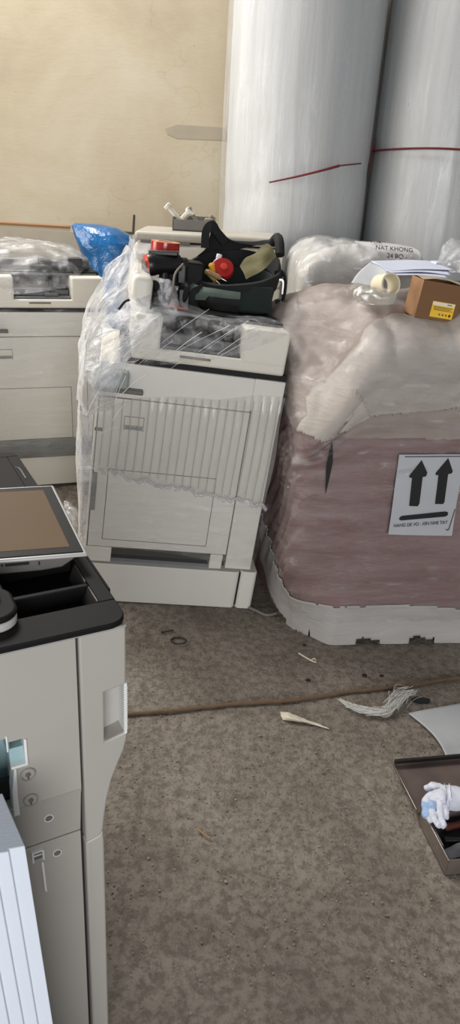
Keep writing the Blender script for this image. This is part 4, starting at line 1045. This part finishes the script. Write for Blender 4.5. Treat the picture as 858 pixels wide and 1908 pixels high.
# grey cord stub between the packs
tag(link('grey_cord', tube([at(455, 1128, .006), at(478, 1138, .006), at(497, 1146, .006), at(515, 1143, .006)], .006, 8), 'greycord'), 'grey cord end between the wrapped copier and the pink pack', 'cord')
# crumpled film on the floor between the copiers
g = [[at(112, 945, .15), at(125, 938, .2), at(145, 950, .16)], [at(115, 955, .17), at(130, 955, .22), at(146, 962, .17)], [at(122, 968, .15), at(135, 972, .18), at(147, 980, .15)]]
tag(link('film_scrap', sheet(g, 24, 24, .03, 22, 4, .01, 40), 'filmheavy'), 'crumpled clear film scrap behind the touch screen, beside the middle copier', 'film')
# grey foam sheet
g = [[at(762, 1330, .006), at(800, 1323, .004), at(858, 1312, .004), at(960, 1292, .004)],
     [at(800, 1362, .008), at(830, 1358, .004), at(885, 1352, .004), at(980, 1340, .004)],
     [at(822, 1390, .012), at(850, 1388, .006), at(905, 1382, .004), at(1000, 1372, .004)],
     [at(836, 1419, .016), at(865, 1417, .008), at(920, 1412, .004), at(1010, 1402, .004)]]
o = tag(link('foam_sheet', sheet(g, 40, 30, .002, 10, 3), pmat('grey_white_foam', srgb(176, 178, 180), .7, var=.04, bmp=.2, bscale=60)), 'thin greyish white foam sheet on the floor above the metal toolbox', 'foam sheet')
o.modifiers.new('s', 'SOLIDIFY').thickness = .004

# metal toolbox with the lid folded back
A0 = at(830, 1632); TA = math.atan2(-(at(783, 1530).x-A0.x), at(783, 1530).y-A0.y)
tbx = thing('metal_toolbox', 'open metal toolbox with folded back lid at the lower right edge', 'toolbox', (A0.x, A0.y, 0), (0, 0, R(11)))
Wb, Db, Hb = .40, .162, .052
link('box_front', bx(0, Wb, 0, .0016, 0, Hb), 'dullsteel', tbx, bevel=.0006)
link('box_side', bx(0, .0016, 0, Db, 0, Hb), 'dullsteel', tbx, bevel=.0006)
link('box_side', bx(Wb-.0016, Wb, 0, Db, 0, Hb), 'dullsteel', tbx, bevel=.0006)
link('box_back', bx(0, Wb, Db-.0016, Db, 0, Hb), 'dullsteel', tbx, bevel=.0006)
link('box_bottom', bx(0, Wb, 0, Db, 0, .002), 'darksteel', tbx)
link('rim', bx((-.001, .003, 0, Db, Hb-.001, Hb+.002), (0, Wb, -.001, .002, Hb-.001, Hb+.002)), 'steel', tbx, bevel=.0006)
ld = bmesh.new(); box(ld, -.008, Wb, Db+.004, Db+.172, .034, .036); box(ld, -.008, Wb, Db+.170, Db+.172, .034, .054); box(ld, -.010, -.008, Db+.004, Db+.172, .034, .042)
link('lid', ld, pmat('lid_steel', srgb(112, 98, 93), .4, .35, var=.2, vscale=10), tbx, bevel=.0006)
link('lid_lip', bx(-.008, Wb, Db+.166, Db+.174, .046, .058), 'darksteel', tbx, bevel=.001)
link('lid_edge', bx(-.0115, -.008, Db+.004, Db+.172, .040, .0445), 'steel', tbx, bevel=.0006)
link('hinge', lathe([(.004, .02), (.004, .38)], 10, Matrix.Translation((0, Db, .036)) @ Matrix.Rotation(R(90), 4, 'Y')), 'darksteel', tbx)
link('inner_tray', bx((.004, .012, .05, Db-.01, .03, .045), (.004, .006, .05, Db-.01, .03, .049)), 'dullsteel', tbx, bevel=.001)
link('inner_floor', bx(.003, Wb-.003, .003, Db-.003, .002, .012), 'ink', tbx, smooth=False)
TM = Matrix.Translation((A0.x, A0.y, 0)) @ Matrix.Rotation(R(11), 4, 'Z')
def tw(x, y, z): return TM @ V((x, y, z))
tool('screwdriver', 'red gripped tool in the metal toolbox at the picture edge', tw(.085, .075, .03), tw(.16, .10, .03), .012, 'red', grp='tools in the metal toolbox')
tool('screwdriver', 'dark gripped tool lying along the toolbox floor below the glove', tw(.03, .085, .022), tw(.12, .07, .022), .009, 'blackplastic', grp='tools in the metal toolbox')
tool('screwdriver', 'brown handled tool half under the glove in the toolbox', tw(.05, .12, .022), tw(.15, .13, .024), .010, pmat('brown_handle', srgb(82, 38, 26), .5), grp='tools in the metal toolbox')
tag(link('rag', sheet([[tw(.02, .06, .018), tw(.07, .065, .03), tw(.14, .06, .022)], [tw(.018, .045, .016), tw(.07, .05, .026), tw(.15, .045, .02)], [tw(.02, .03, .014), tw(.07, .035, .018), tw(.15, .03, .016)]], 20, 14, .006, 30, 6), pmat('dark_grey_rag', srgb(92, 92, 96), .9)), 'grey rag strip lying at the front of the metal toolbox', 'rag')

# cotton glove: palm running off to the right, fingers bent down to the left
def skin(name, chains, mat, parent, sub=2):
    """chains: list of [(x,y,z,r),...]; the first is the trunk, later ones start on a given vertex index of an earlier chain"""
    bm = bmesh.new(); lay = bm.verts.layers.skin.verify(); all_ = []
    for ch in chains:
        start, pts = ch; prev = all_[start] if start is not None else None
        for x, y, z, r in pts:
            v = bm.verts.new((x, y, z)); v[lay].radius = (r, r); all_.append(v)
            if prev: bm.edges.new((prev, v))
            prev = v
    all_[0][lay].use_root = True
    me = bpy.data.meshes.new(name); bm.to_mesh(me); bm.free(); me.materials.append(M[mat])
    o = bpy.data.objects.new(name, me); C.objects.link(o); o.parent = parent
    s = o.modifiers.new('skin', 'SKIN'); s.use_smooth_shade = True
    tx_ = bpy.data.textures.get('cotton') or bpy.data.textures.new('cotton', 'CLOUDS'); tx_.noise_scale = .022
    s2 = o.modifiers.new('sub', 'SUBSURF'); s2.levels = sub+1; s2.render_levels = sub+1; s3 = o.modifiers.new('rumple', 'DISPLACE'); s3.texture = tx_; s3.strength = .011; s3.mid_level = .5
    return o
gv = thing('work_glove', 'white cotton work glove with blue patches lying over the toolbox edge', 'glove', tw(-.016, .135, .012), (0, 0, R(11)))
gv.scale = (.85, .85, .85)
link_g = skin('glove_body', [
    (None, [(.20, .02, .075, .030), (.15, .018, .078, .033), (.105, .018, .084, .036), (.07, .03, .088, .032)]),
    (3, [(.046, .045, .092, .017), (.024, .030, .088, .014), (.016, -.004, .068, .012), (.020, -.035, .056, .010)]),
    (3, [(.052, .03, .092, .017), (.034, .012, .086, .014), (.030, -.020, .068, .012), (.036, -.055, .056, .010)]),
    (3, [(.062, .012, .090, .016), (.052, -.010, .080, .013), (.050, -.034, .066, .011), (.054, -.056, .056, .009)]),
    (3, [(.074, .000, .084, .014), (.070, -.018, .074, .012), (.068, -.034, .062, .010)]),
    (2, [(.09, .056, .094, .014), (.06, .070, .096, .012), (.036, .068, .090, .010)])], 'glove', gv)
skin('blue_patch', [(None, [(.020, .022, .0865, .0135), (.0145, .008, .077, .0133), (.013, -.006, .068, .0128), (.0145, -.02, .061, .0118)])], 'gloveblue', gv)
skin('blue_patch', [(None, [(.042, .018, .0935, .0128), (.033, .006, .0865, .0138), (.0305, -.008, .077, .0135)])], 'gloveblue', gv)
link('knit_cuff', tube([(.195, .02, .075), (.24, .022, .07), (.28, .026, .062)], .032, 20, r1=.036), 'gloveblue', gv)

# ------------------------------------------------------------------ light
def area(name, loc, target, sx, sy, power, col):
    l = bpy.data.lights.new(name, 'AREA'); l.shape = 'RECTANGLE'; l.size = sx; l.size_y = sy; l.energy = power; l.color = col
    o = bpy.data.objects.new(name, l); C.objects.link(o); o.location = loc
    o.rotation_euler = (V(target)-V(loc)).to_track_quat('-Z', 'Y').to_euler(); return o
area('window_light', (-2.9, 2.55, 1.9), (.1, 2.6, .7), 1.6, 1.4, 60, (1, .94, .85))
area('roof_light', (-1.7, 3.7, 4.2), (.2, 2.2, 0), 1.3, 1.3, 150, (1, .97, .93))
area('front_fill', (.3, -2.7, 1.6), (-.5, 2.4, .6), 2.2, 2.0, 125, (.98, .985, 1))  # soft fill added behind the camera to brighten the machine fronts
w = bpy.data.worlds.new('world'); bpy.context.scene.world = w; w.use_nodes = True
w.node_tree.nodes['Background'].inputs[0].default_value = (.93, .96, 1, 1); w.node_tree.nodes['Background'].inputs[1].default_value = .2
sc = bpy.context.scene
sc.view_settings.view_transform = 'Standard'; sc.view_settings.look = 'None'
sc.cycles.max_bounces = 8; sc.cycles.transparent_max_bounces = 16
